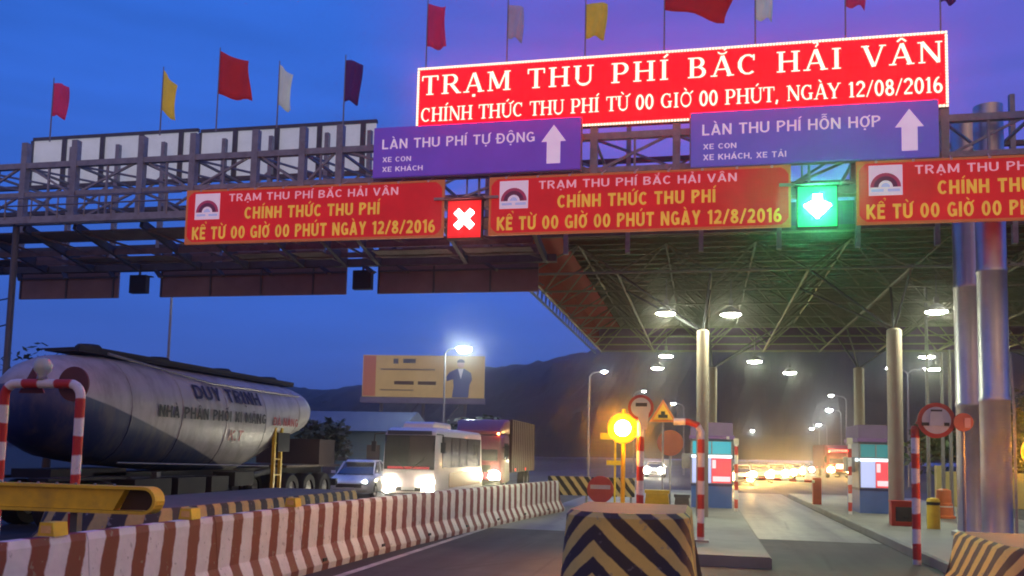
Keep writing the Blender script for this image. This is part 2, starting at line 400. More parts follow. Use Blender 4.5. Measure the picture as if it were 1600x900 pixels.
ACC = {'acute': [S(-.03, 1.10, .14, 1.27, .09)], 'grave': [S(-.14, 1.27, .03, 1.10, .09)], 'breve_acute': [A(0, 1.22, .17, .13, 190, 350, .07), S(.06, 1.27, .2, 1.40, .07)],
       'hook': [A(.0, 1.25, .08, .08, 160, -80, .07), S(.02, 1.18, .01, 1.10, .06)], 'circ': [S(-.17, 1.09, 0, 1.25, .08), S(0, 1.25, .17, 1.09, .08)],
       'circ_hook': [S(-.17, 1.07, 0, 1.2, .08), S(0, 1.2, .17, 1.07, .08), A(.24, 1.33, .07, .07, 160, -80, .06)], 'circ_tilde': [S(-.17, 1.07, 0, 1.2, .08), S(0, 1.2, .17, 1.07, .08), S(-.18, 1.30, -.05, 1.37, .07), S(-.06, 1.37, .07, 1.30, .07), S(.06, 1.30, .18, 1.37, .07)],
       'breve': [A(0, 1.24, .15, .12, 190, 350, .08)], 'dot': [S(-.07, -.17, .07, -.17, .13)]}
CH = {'Ạ': ('A', ['dot']), 'Í': ('I', ['acute']), 'Ị': ('I', ['dot']), 'Ắ': ('A', ['breve_acute']), 'Ă': ('A', ['breve']), 'Ẵ': ('A', ['breve_acute']), 'Ả': ('A', ['hook']), 'Á': ('A', ['acute']), 'Â': ('A', ['circ']), 'Ứ': ('U', ['acute', 'hornu']), 'Ừ': ('U', ['grave', 'hornu']), 'Ự': ('U', ['dot', 'hornu']), 'Ờ': ('O', ['grave', 'horno']), 'Ợ': ('O', ['dot', 'horno']), 'Ộ': ('O', ['circ', 'dot']), 'Ỗ': ('O', ['circ_tilde']), 'Ố': ('O', ['circ', 'acute_r']), 'Ú': ('U', ['acute']), 'À': ('A', ['grave']), 'Ể': ('E', ['circ_hook']), 'Đ': ('D', ['bar'])}
ACC['acute_r'] = [S(.16, 1.2, .28, 1.36, .08)]
def stroke_text(s_, GLY, x0, z0, width, cap, m, parent, name='lettering', gap=.1, y0=0.0, fmap=None):
    """letters drawn stroke by stroke, standing just proud of a board that faces -Y"""
    items = []; x = 0.0
    for ch in s_:
        base, acc = CH.get(ch, (ch, []))
        w, strokes = GLY[base]
        if ch == ' ': items.append((x, None))
        for q in strokes: items.append((x, q))
        for a in acc:
            if a == 'hornu': items.append((x, S(w-.10, .98, w+.08, 1.12, .09)))
            elif a == 'horno': items.append((x, S(w-.16, .88, w+.02, 1.06, .09)))
            elif a == 'bar': items.append((x, S(-.10, .5, .34, .5, .12)))
            else: items += [(x+(w/2 if base != 'P' else .3), q) for q in ACC[a]]
        x += w+gap
    tot = x-gap; sx = width/tot
    b = MB(); b.flat = True; lay = 0; o = None
    for x, q in items:
        if q is None:
            if b.v: o = b.build(name, m, parent); b = MB(); b.flat = True
            continue
        lay += 1; y = y0-.0006*(lay % 9)
        def P(px, pz):
            p = (x0+(x+px)*sx, y, z0+pz*cap)
            return fmap(p) if fmap else p
        if q[0] == 'line':
            _, ax_, ay, bx_, by, w = q
            d = Vector((bx_-ax_, by-ay)); d.normalize(); nn = Vector((-d.y, d.x))*w/2
            b.face([P(ax_-nn.x, ay-nn.y), P(bx_-nn.x, by-nn.y), P(bx_+nn.x, by+nn.y), P(ax_+nn.x, ay+nn.y)])
        else:
            _, cx, cy2, rx, ry, a0, a1, w, wt, n = q
            pr = None
            for i in range(n+1):
                a = R(a0+(a1-a0)*i/n)
                wv = (w + (wt-w)*abs(math.cos(a)))/2
                o_ = P(cx+(rx+wv)*math.cos(a), cy2+(ry+wv*.9)*math.sin(a)); i_ = P(cx+(rx-wv)*math.cos(a), cy2+(ry-wv*.9)*math.sin(a))
                if pr: b.face([pr[0], o_, i_, pr[1]])
                pr = (o_, i_)
    return b.build(name, m, parent)
SANS = sans_font(.15); SANSB = sans_font(.20)

# ------------------------------------------------------------------ setting
def path_road(y):            # centre line of the far road, bending right
    return 2.0 + (max(0, y-60)**1.65)*0.0046
g = MB(); g.face([(-400, -80, 0), (400, -80, 0), (400, 460, 0), (-400, 460, 0)])
structure(g.build('ground', EARTH))
b = MB(); b.face([(-22, -60, .004), (13, -60, .004), (13, 60, .004), (-22, 60, .004)])
pts = [60+k*12 for k in range(30)]
for a, c in zip(pts, pts[1:]):
    b.face([(path_road(a)-20, a, .004), (path_road(a)+11, a, .004), (path_road(c)+11, c, .004), (path_road(c)-20, c, .004)])
structure(b.build('road', ASPHALT))
b = MB()
for y in range(22, 47, 4):
    for x0, x1 in ((-5.3, -1.65), (1.2, 4.0), (6.75, 10.6)):
        b.face([(x0+.01, y+.015, .008), (x1-.01, y+.015, .008), (x1-.01, y+3.985, .008), (x0+.01, y+3.985, .008)])
structure(b.build('toll_lane_pavement', PAVE))
b = MB()
for x in (-5.3, 1.45, 3.35):
    b.face([(x-.07, -20, .008), (x+.07, -20, .008), (x+.07, 12.5 if x > 0 else 21.9, .008), (x-.07, 12.5 if x > 0 else 21.9, .008)])
for k in range(8):
    y = 52+k*10
    b.face([(path_road(y)-1.5, y, .008), (path_road(y)-1.36, y, .008), (path_road(y+5)-1.36, y+5, .008), (path_road(y+5)-1.5, y+5, .008)])
structure(b.build('road_markings', LINEWHITE))

# hill: ridge profile (x, height at y=300)
from mathutils import noise
PROF = [(-600, 22), (-300, 24), (-186, 25), (-140, 23.5), (-118, 25), (-95, 27), (-72, 31), (-58, 33), (-47, 35.5), (-35, 38), (-10, 45), (30, 56), (80, 62), (180, 58), (320, 60), (600, 50)]
def prof(x):
    for (a, ha), (c, hc) in zip(PROF, PROF[1:]):
        if a <= x <= c: return ha+(hc-ha)*(x-a)/(c-a)
    return PROF[-1][1]
b = MB(); nx, ny = 420, 26
xs = [-390+780*i/nx for i in range(nx+1)]
ys = [235+j*(140/ny) for j in range(ny+1)]
grid = []
for x in xs:
    row = []
    for y in ys:
        t = max(0, 1-abs(y-300)/66) if y < 300 else 1-(y-300)/150
        h = prof(x)*max(0, t)**0.8
        h += (noise.noise(Vector((x*.05, y*.05, 0)))*2.2 + noise.noise(Vector((x*.22, y*.22, 3)))*1.3 + noise.noise(Vector((x*.6, y*.6, 5)))*0.8)*min(1, t*4)
        shift = max(0, x)*0.10
        row.append((x, y+shift, h-0.4))
    grid.append(row)
V = [p for row in grid for p in row]
F = [(i*(ny+1)+j, (i+1)*(ny+1)+j, (i+1)*(ny+1)+j+1, i*(ny+1)+j+1) for i in range(nx) for j in range(ny)]
me = bpy.data.meshes.new('hill'); me.from_pydata(V, [], F); me.materials.append(FOREST)
ho = bpy.data.objects.new('hill', me); COL.objects.link(ho); structure(ho)

# ------------------------------------------------------------------ lane islands
def nose_outline(x0, x1, yn, y1, n=14):
    """plan: half-ellipse nose towards the camera then straight sides"""
    c = (x0+x1)/2; hw = (x1-x0)/2; ry = hw*0.95
    pts = [(x0, y1)]
    for k in range(n+1):
        a = math.pi + math.pi*k/n
        pts.append((c+hw*math.cos(a), yn+ry+ry*math.sin(a)))
    pts.append((x1, y1))
    return pts
def island_block(x0, x1, yn, y1, h, apex, label, m, flare=0.22, top=None, zb=0.0):
    t = thing('island_nose_block', label, 'traffic island block', ((x0+x1)/2, yn, 0), 0, 'concrete noses of the toll islands')
    ox, oy = (x0+x1)/2, yn
    o = nose_outline(x0, x1, yn, y1)
    # arc length measured from the chevron apex
    us = [0]
    for a, c in zip(o, o[1:]): us.append(us[-1]+math.hypot(c[0]-a[0], c[1]-a[1]))
    ua = us[apex]
    cx = (x0+x1)/2
    levels = [(zb, flare), (0.28, flare*0.75), (0.45, flare*0.3), (h-0.05, 0.0), (h, -0.05)]
    rings = []
    for z, off in levels:
        ring = []
        for i, p in enumerate(o):
            a = o[max(i-1, 0)]; c = o[min(i+1, len(o)-1)]
            d = Vector((c[0]-a[0], c[1]-a[1])).normalized(); nrm = Vector((d.y, -d.x))
            ring.append((p[0]+nrm.x*off-ox, p[1]+nrm.y*off-oy, z))
        rings.append(ring)
    b = MB()
    for (r0, (z0, _)), (r1, (z1, _2)) in zip(zip(rings, levels), zip(rings[1:], levels[1:])):
        for i in range(len(o)-1):
            b.face([r0[i], r0[i+1], r1[i+1], r1[i]], [(us[i]-ua, z0), (us[i+1]-ua, z0), (us[i+1]-ua, z1), (us[i]-ua, z1)])
    b.build('painted_wall', m, t, smooth=True)
    tb = MB(); tb.face([(p[0], p[1], p[2]) for p in rings[-1]])
    tb.face([rings[0][0], rings[-1][0], rings[-1][-1], rings[0][-1]])
    tb.build('top', mat('sooty block top', (.13, .125, .115), .8, 0, .3, 2, bump=.3), t)
    return t
island_block(-1.45, -.14, 9.1, 11.2, 1.31, 6, 'rounded concrete block with yellow and black chevrons, nearest to the middle of the road', CHEV)
island_block(3.35, 6.2, 10.2, 13.4, .96, 9, 'rounded concrete block with yellow and black chevrons, cut off at the right edge', CHEV)
island_block(-10.9, -8.6, 12.6, 21.5, 0.85, 7, 'grey topped concrete block with black and yellow sides beside the tanker', SIDESTRIPE, flare=0.35)
def kerb_island(x0, x1, y0, y1, label):
    b = MB(); b.prism([(x0, 0), (x1, 0), (x1, .17), (x1-.04, .2), (x0+.04, .2), (x0, .17)], y0, y1)
    o = b.build('toll_island', CONCRETE); tag(o, label, 'traffic island', 'raised toll islands')
    return o
kerb_island(-1.6, 1.15, 16.2, 46, 'raised concrete toll island between the two entry lanes under the canopy')
kerb_island(4.05, 6.7, 15.5, 46, 'raised concrete toll island carrying the bright steel pillars')
kerb_island(-10.9, -8.6, 21.52, 46, 'low concrete island between the barrier and the oncoming tanker')

# red/white barrier blocks along a gently bending line
def bar_x(y): return -6.12 + max(0, y-12)**1.6*0.0135
def barrier():
    y = 3.2; u = 0.0; k = 0
    W_ = [(-.30, 0), (-.30, .10), (-.15, .36), (-.09, .93), (-.06, 1.0), (.06, 1.0), (.09, .93), (.15, .36), (.30, .10), (.30, 0)]
    ords = ['nearest the camera', 'second from the near end', 'third from the near end', 'fourth from the near end', 'fifth from the near end', 'sixth from the near end', 'seventh from the near end', 'eighth from the near end', 'ninth from the near end', 'tenth from the near end', 'farthest away, where the line bends', 'last one']
    while y < 29.5:
        y2 = y+2.4
        p0 = Vector((bar_x(y), y, 0)); p1 = Vector((bar_x(y2-.012), y2-.012, 0)); d = (p1-p0); ln = d.length; d.normalize(); nrm = Vector((d.y, -d.x, 0))
        t = thing('barrier_block', 'red and white striped concrete barrier block, ' + ords[min(k, 11)] + ' of the line', 'road barrier', p0, 0, 'striped blocks of the concrete lane barrier')
        b = MB(); S = 6
        lv = W_
        secs = []
        for i in range(S+1):
            q = d*(ln*i/S)
            secs.append([(q + nrm*w + Vector((0, 0, z)), u+ln*i/S, z) for w, z in lv])
        for a, c in zip(secs, secs[1:]):
            for j in range(len(lv)-1):
                b.face([a[j][0], a[j+1][0], c[j+1][0], c[j][0]], [(a[j][1], a[j][2]), (a[j+1][1], a[j+1][2]), (c[j+1][1], c[j+1][2]), (c[j][1], c[j][2])])
        for sct in (secs[0], secs[-1]):
            b.face([q[0] for q in sct], [(q[1], q[2]) for q in sct])
        b.build('striped_body', BARRED, t)
        MB().bar(p0-p0+d*.5+Vector((0, 0, .16))+nrm*.29, d*.5+Vector((0, 0, .16))+nrm*.31, .12, .05).build('drain_slot', BLACK, t)
        y = y2; u += ln+.012; k += 1
barrier()
for i, (y, lab) in enumerate(((7.6, 'near the left edge'), (9.95, 'beside the end of the yellow beam'), (12.75, 'in front of the black and yellow block'))):
    t = thing('reflector', 'small yellow reflector box on the striped barrier, ' + lab, 'reflector', (bar_x(y), y, 1.002), 0, 'reflector boxes on the barrier')
    MB().prism([(-.09, 0), (.09, 0), (.07, .13), (-.07, .13)], -.1, .1).build('housing', YELLOW, t)
    MB().bx(-.055, .055, -.104, -.1005, .03, .1).build('lens', mat('amber lens', (.8, .5, .15), .2), t)

# ------------------------------------------------------------------ gantry
YF, YR = 20.35, 23.4
XL, XR = -27.0, 9.0
gt = thing('sign_gantry', 'long steel truss gantry across all lanes carrying signs and banners', 'sign gantry', (0, YF, 0))
def gl(p): return (p[0], p[1]-YF, p[2])
b = MB()
for z, w in ((9.30, .15), (8.50, .12), (7.75, .15)):
    b.bar(gl((XL, YF, z)), gl((XR, YF, z)), w)
b.bar(gl((XL, YF-.35, 7.72)), gl((XR, YF-.35, 7.72)), .06, .18)
b.build('front_chords', GREYPAINT, gt)
b = MB()
for z, w in ((9.72, .12), (8.9, .12), (7.12, .2), (7.75, .12)):
    b.bar(gl((XL, YR, z)), gl((XR if z > 7.5 else -3.9, YR, z)), w)
b.build('rear_chords', DKSTEEL, gt)
px_posts = [-21.2, -19.6, -18.0, -16.45, -14.45, -12.95, -11.2, -9.9, -8.9, -6.4, -4.2, -2.55, -0.65, 1.3, 3.2, 5.05, 6.8]
for i, x in enumerate(px_posts):
    MB().bx(x-.085, x+.085, -.09, .09, 7.84, 9.94).build('front_post', GREYPAINT, gt)
    MB().bx(x+.55-.06, x+.55+.06, YR-YF-.07, YR-YF+.07, 7.22, 10.94).build('rear_post', GREYPAINT, gt)
b = MB()
for i, (x, x2) in enumerate(zip(px_posts, px_posts[1:])):
    for z0, z1 in ((8.50, 9.30), (7.75, 8.50)):
        b.bar((x+.09, 0, z0 if i % 2 else z1), (x2-.09, 0, z1 if i % 2 else z0), .055)
    b.bar(((x+x2)/2, -.02, 7.84), ((x+x2)/2, -.02, 9.22), .05)
    b.bar((x+.8, -.02, 7.84), (x+.8, -.02, 8.44), .035)
b.build('front_lattice', GREYPAINT, gt)
b = MB()
for i, x in enumerate(px_posts):
    for z in (9.30, 8.5):
        b.bar((x, .08, z-.02), (x, YR-YF-.06, z+.1), .06)
    if i < len(px_posts)-1:
        b.bar((x, .08, 9.28), (px_posts[i+1], YR-YF-.06, 9.4), .05)
        b.bar((x+.55, YR-YF, 8.7), (px_posts[i+1]+.55, YR-YF, 9.9), .06)
b.build('cross_lattice', STEEL, gt)
# catwalk deck: beams from the front chord down to the rear one
for i, x in enumerate([p for p in px_posts if p < -4]):
    MB().bar((x+.02, .1, 7.66), (x+.02, YR-YF-.12, 7.10), .1, .22).build('cross_beam', DKSTEEL, gt)
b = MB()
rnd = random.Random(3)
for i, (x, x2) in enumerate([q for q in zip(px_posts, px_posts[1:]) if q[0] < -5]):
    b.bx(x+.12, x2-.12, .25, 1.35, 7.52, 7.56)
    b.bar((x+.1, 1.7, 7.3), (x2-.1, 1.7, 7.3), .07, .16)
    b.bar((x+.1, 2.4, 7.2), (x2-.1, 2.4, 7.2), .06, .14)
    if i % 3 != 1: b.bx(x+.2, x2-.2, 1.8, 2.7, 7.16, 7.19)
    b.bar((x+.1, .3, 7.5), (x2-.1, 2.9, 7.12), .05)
b.build('catwalk_deck', mat('red-tinted catwalk steel', (0.24, 0.19, 0.19), .7, .2, .4, 3), gt)  # slight red tint carries the banners' red glow
for x in [p+.4 for p in px_posts if p < -5]:
    MB().bar((x, YR-YF+.1, 7.12), (x+.55, YR-YF-.4, 6.75), .12, .07).build('hanger_bracket', DKSTEEL, gt)
b = MB()
for z in (8.1, 8.3): b.tube([(XL, -.38, z), (-13.0, -.38, z)], .022, 6)
for x in [XL+.8*k for k in range(18)]: b.tube([(x, -.38, 7.75), (x, -.38, 8.3)], .02, 5)
b.build('catwalk_railing', STEEL, gt)
# polished supporting pillars
def pillar(x, y, z1, r=.31):
    b = MB(); b.lathe((x, y-YF, 0), [(r+.14, .2), (r+.14, .3), (r+.02, .34), (r, .5), (r, 3.2), (r+.012, 3.22), (r+.012, 3.3), (r, 3.32), (r, 6.0), (r+.012, 6.02), (r+.012, 6.1), (r, 6.12), (r, z1), (0, z1)], 28)
    o = b.build('pillar', PILLAR, gt, smooth=True); return o
pillar(6.10, 20.95, 9.75, .30)
pillar(6.12, 22.85, 10.2, .31)
pillar(-27.0, 20.35, 10, .3)
MB().tube([(-18.15, .0, 0), (-18.15, .0, 7.7)], .085, 10).build('support_pole', DKSTEEL, gt)
b = MB(); b.bx(6.55, 6.78, -.9, -.7, 8.7, 9.95); b.build('cable_box', WHITE, gt)
b = MB(); b.tube([(6.1, -.6, .3), (6.1, -.62, 3.0), (6.05, -.62, 4.1)], .03, 6); b.build('conduit', STEEL, gt)

# white backs of the signs facing the other way
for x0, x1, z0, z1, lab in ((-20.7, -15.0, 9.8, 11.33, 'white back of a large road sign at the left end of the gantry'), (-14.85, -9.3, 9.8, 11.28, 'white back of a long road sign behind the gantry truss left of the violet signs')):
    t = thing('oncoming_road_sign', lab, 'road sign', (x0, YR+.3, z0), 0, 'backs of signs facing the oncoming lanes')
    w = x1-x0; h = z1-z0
    MB().bx(0, w, 0, .05, 0, h).build('panel', mat('white sheet metal', (.62, .63, .66), .45, 0, .12, 2, emit=(.55, .62, .75), es=.36), t)  # sign backs emit faintly so that they look lit
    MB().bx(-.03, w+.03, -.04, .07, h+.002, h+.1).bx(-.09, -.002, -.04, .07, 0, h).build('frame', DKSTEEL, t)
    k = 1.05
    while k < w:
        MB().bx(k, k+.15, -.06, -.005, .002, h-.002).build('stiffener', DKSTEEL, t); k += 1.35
# banners facing the other way, seen from behind
BACK = mat('red banner cloth from behind', (0.30, 0.215, 0.215), .8, 0, .25, 1.2)
for x0, x1, lab in ((-21.1, -17.6, 'dull red banner back under the gantry, leftmost of three'), (-16.15, -10.15, 'dull red banner back under the gantry, middle of three'), (-9.18, -4.5, 'dull red banner back under the gantry, right one ending at the canopy')):
    t = thing('oncoming_banner', lab, 'banner', (x0, 24.0, 6.34), 0, 'banners seen from behind under the gantry')
    w = x1-x0
    MB().bx(0, w, 0, .05, 0, 1.34).build('panel', BACK, t)
    b = MB()
    for k in range(int(w/1.65)+1): b.bx(k*1.65, k*1.65+.05, -.04, -.002, .002, 1.33)
    b.bx(0, w, -.045, -.002, .62, .67)
    b.build('back_frame', DKSTEEL, t)
    MB().bar((.5, 0, 1.34), (.3, -.55, 1.05), .05).build('hanger', DKSTEEL, t); MB().bar((w-.5, 0, 1.34), (w-.3, -.55, 1.05), .05).build('hanger', DKSTEEL, t)
for x, lab in ((-16.85, 'black back of a lane signal hanging between the left banner backs'), (-9.62, 'black back of a lane signal hanging between the right banner backs')):
    t = thing('lane_signal', lab, 'traffic signal', (x, 23.95, 6.46), 0, 'lane signals of the oncoming lanes seen from behind')
    MB().bx(-.28, .28, -.1, .1, 0, .55).build('housing', BLACK, t)
    MB().bx(-.03, .03, -.02, .02, .552, 1.0).build('hanger', DKSTEEL, t)
    MB().bx(-.31, .31, .1, .25, .53, .56).build('visor', BLACK, t)

# ---- LED board with its own serif letters
LEDRED = glow('red light dots', (1, .0002, .001), 15)
LEDWHITE = glow('white light dots', (1, .80, .60), 1.7)
GL = {}
TK, TN = .155, .075
def ser(x, y, w=.34): return S(x-w/2, y, x+w/2, y, .06)
GL['T'] = (.78, [S(.39, 0, .39, 1, TK), S(.02, .97, .76, .97, .07), S(.04, .97, .04, .74, .06), S(.74, .97, .74, .74, .06), ser(.39, .03)])
GL['R'] = (.86, [S(.16, 0, .16, 1, TK), ser(.15, .03), S(.0, .97, .45, .97, .06), A(.42, .74, .22, .24, 90, -90, TN, TK), S(.16, .5, .45, .5, .06), S(.42, .5, .74, .03, TK), ser(.78, .03, .2)])
GL['A'] = (.88, [S(.10, 0, .42, 1, TN), S(.44, 1, .75, 0, TK), S(.2, .34, .62, .34, .065), ser(.1, .03, .28), ser(.76, .03, .3)])
GL['M'] = (1.04, [S(.14, 0, .14, 1, TN), S(.88, 0, .88, 1, TK), S(.17, 1, .50, .12, TK), S(.84, 1, .52, .12, TN), ser(.14, .03, .26), ser(.88, .03), ser(.12, .97, .24), ser(.9, .97, .28)])
GL['H'] = (.92, [S(.17, 0, .17, 1, TK), S(.74, 0, .74, 1, TK), S(.17, .51, .74, .51, .07), ser(.17, .03), ser(.74, .03), ser(.17, .97), ser(.74, .97)])
GL['U'] = (.88, [S(.16, .3, .16, 1, TK), S(.72, .3, .72, 1, TN), A(.44, .3, .28, .27, 180, 360, TK, TN), ser(.16, .97), ser(.72, .97, .28)])
GL['P'] = (.76, [S(.17, 0, .17, 1, TK), ser(.17, .03, .36), S(.0, .97, .42, .97, .06), A(.4, .71, .24, .26, 90, -90, TN, TK), S(.17, .45, .42, .45, .06)])
GL['I'] = (.44, [S(.2, 0, .2, 1, TK), ser(.2, .03), ser(.2, .97)])
GL['B'] = (.80, [S(.17, 0, .17, 1, TK), S(.0, .97, .42, .97, .06), S(.0, .03, .44, .03, .06), S(.17, .52, .42, .52, .06), A(.4, .75, .2, .22, 90, -90, TN, TK), A(.42, .27, .24, .24, 90, -90, TN, TK)])
GL['C'] = (.82, [A(.42, .5, .33, .46, 50, 310, TN, TK), S(.66, .97, .66, .68, .06)])
GL['G'] = (.88, [A(.42, .5, .33, .46, 55, 300, TN, TK), S(.66, .97, .66, .70, .06), S(.66, .04, .66, .42, TK), ser(.66, .43, .3)])
GL['O'] = (.90, [A(.43, .5, .34, .46, 0, 180, TK, TN, 12), A(.43, .5, .34, .46, 180, 360, TK, TN, 12)])
GL['V'] = (.88, [S(.10, 1, .43, 0, TK), S(.46, 0, .77, 1, TN), ser(.11, .97, .3), ser(.77, .97, .26)])
GL['N'] = (.92, [S(.14, 0, .14, 1, TN), S(.14, 1, .76, .02, TK), S(.77, 0, .77, 1, TN), ser(.14, .03, .26), ser(.1, .97, .24), ser(.77, .97, .26)])
GL['Y'] = (.86, [S(.41, 0, .41, .46, TK), S(.09, 1, .41, .44, TK), S(.43, .44, .74, 1, TN), ser(.41, .03), ser(.1, .97, .28), ser(.74, .97, .24)])
GL['0'] = (.66, [A(.31, .5, .22, .46, 0, 360, TK, TK, 20)])
GL['1'] = (.5, [S(.25, 0, .25, 1, TK), ser(.25, .03), S(.06, .82, .25, .98, .07)])
GL['2'] = (.66, [A(.30, .72, .22, .25, 170, -30, TK, TK, 9), S(.48, .6, .06, .07, .09), S(.04, .06, .56, .06, .12)])
GL['6'] = (.66, [A(.31, .29, .21, .26, 0, 360, TK, TK, 16), A(.42, .35, .33, .62, 95, 182, .1, TK, 9)])
GL['8'] = (.66, [A(.31, .27, .21, .24, 0, 360, TK, TK, 16), A(.31, .75, .17, .21, 0, 360, TK, TK, 16)])
GL['/'] = (.5, [S(.02, -.04, .42, 1.04, .08)])
GL[','] = (.34, [S(.16, .12, .08, -.16, .13)])
GL[' '] = (.42, [])
lx0, lx1, lz0, lz1 = -6.90, 5.12, 9.52, 11.22
led = thing('led_board', 'wide glowing red LED message board with white letters on top of the gantry', 'LED sign', (lx0, 20.2, lz0))
lw, lh = lx1-lx0, lz1-lz0
MB().bx(0, lw, .012, .16, 0, lh).build('cabinet', BLACK, led)
b = MB(); mx_, mz_ = 37, 5
for i in range(mx_):
    for j in range(mz_):
        xa, xc = .06+(lw-.12)*i/mx_+.004, .06+(lw-.12)*(i+1)/mx_-.004; za, zc = .06+(lh-.12)*j/mz_+.004, .06+(lh-.12)*(j+1)/mz_-.004
        b.face([(xa, 0, za), (xc, 0, za), (xc, 0, zc), (xa, 0, zc)])
b.build('light_panel', LEDRED, led)
b = MB()
for z in (.03, lh-.03):
    n = int(lw/.07)
    for k in range(n): b.bx(k*lw/n+.008, (k+1)*lw/n-.008, -.012, 0.008, z-.025, z+.025)
for x in (.03, lw-.03):
    n = int(lh/.07)
    for k in range(1, n-1): b.bx(x-.025, x+.025, -.012, .008, k*lh/n+.008, (k+1)*lh/n-.008)
b.build('border_lights', LEDWHITE, led)
stroke_text('TRẠM THU PHÍ BẮC HẢI VÂN', GL, .12, 1.0, lw-.22, .48, LEDWHITE, led, gap=.16, y0=-.004)
stroke_text('CHÍNH THỨC THU PHÍ TỪ 00 GIỜ 00 PHÚT, NGÀY 12/08/2016', GL, .12, .33, lw-.22, .35, LEDWHITE, led, gap=.02, y0=-.004)
b = MB()
for x in (.6, 3.6, 6.3, 9.3, 11.5): b.bar((x, .2, -.5), (x, .2, lh-.1), .08)
b.build('mounting_rails', DKSTEEL, led)
# red strip lit lattice piece below the board
# ---- violet lane signs
VIOLET = mat('violet sheeting with glow', (0.13, 0.055, 0.42), .4, 0, .10, 1.0, emit=(0.11, 0.045, 0.40), es=.55)  # lane sign materials glow evenly in place of light on their faces
INDIGO = mat('indigo sheeting with glow', (0.09, 0.075, 0.44), .4, 0, .10, 1.0, emit=(0.10, 0.085, 0.45), es=.55)
SIGNWHITE = mat('white lettering with glow', (.75, .70, .78), .5, 0, .1, 3, emit=(.75, .55, .78), es=.55)
def lane_sign(x0, x1, z0, z1, lines, label, arrow_x, m):
    t = thing('lane_sign', label, 'lane sign', (x0, 19.93, z0), 0, 'violet lane signs on the gantry')
    w, h = x1-x0, z1-z0
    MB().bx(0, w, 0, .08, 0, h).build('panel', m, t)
    MB().bx(-.03, w+.03, .0825, .16, -.03, h+.03).build('frame', STEEL, t)
    for body, lx, lz, wd, cap, bold in lines:
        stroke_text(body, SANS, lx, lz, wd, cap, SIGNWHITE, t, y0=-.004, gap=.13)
    a = MB(); q = arrow_x
    pts_ = [(q-.16, .14), (q+.16, .14), (q+.16, .66), (q+.29, .66), (q, 1.06), (q-.29, .66), (q-.16, .66)]
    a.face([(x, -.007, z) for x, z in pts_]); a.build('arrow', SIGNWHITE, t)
    b = MB()
    for x in (.7, w-.7): b.bar((x, .16, h*.5), (x, .42, h*.5), .06)
    b.build('bracket', DKSTEEL, t)
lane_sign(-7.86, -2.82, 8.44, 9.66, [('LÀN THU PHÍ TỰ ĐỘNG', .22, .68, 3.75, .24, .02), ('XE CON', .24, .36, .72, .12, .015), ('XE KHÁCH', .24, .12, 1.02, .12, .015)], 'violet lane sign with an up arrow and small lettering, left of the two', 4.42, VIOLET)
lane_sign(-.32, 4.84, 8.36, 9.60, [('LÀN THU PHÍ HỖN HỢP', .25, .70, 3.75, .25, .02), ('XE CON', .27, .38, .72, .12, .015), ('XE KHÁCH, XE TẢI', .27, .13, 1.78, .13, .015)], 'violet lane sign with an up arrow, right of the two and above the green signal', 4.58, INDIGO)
# ---- red banners
BANRED = mat('red banner cloth', (0.55, 0.014, 0.018), .6, 0, .22, .9, bump=.5, emit=(.55, .012, .018), es=.55)  # banner materials emit evenly, standing in for light from the front
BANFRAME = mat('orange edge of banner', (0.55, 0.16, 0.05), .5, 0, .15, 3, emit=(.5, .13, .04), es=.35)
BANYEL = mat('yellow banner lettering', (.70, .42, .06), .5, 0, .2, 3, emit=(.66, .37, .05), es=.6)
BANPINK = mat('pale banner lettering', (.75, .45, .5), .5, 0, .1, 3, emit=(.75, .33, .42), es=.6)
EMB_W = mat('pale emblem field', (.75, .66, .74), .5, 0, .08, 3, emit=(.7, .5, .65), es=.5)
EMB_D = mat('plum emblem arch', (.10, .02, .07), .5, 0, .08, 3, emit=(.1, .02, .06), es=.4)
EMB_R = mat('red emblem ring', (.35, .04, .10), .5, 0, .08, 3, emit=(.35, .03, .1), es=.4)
EMB_B = mat('lavender emblem hill', (.40, .42, .72), .5, 0, .08, 3, emit=(.4, .42, .7), es=.5)
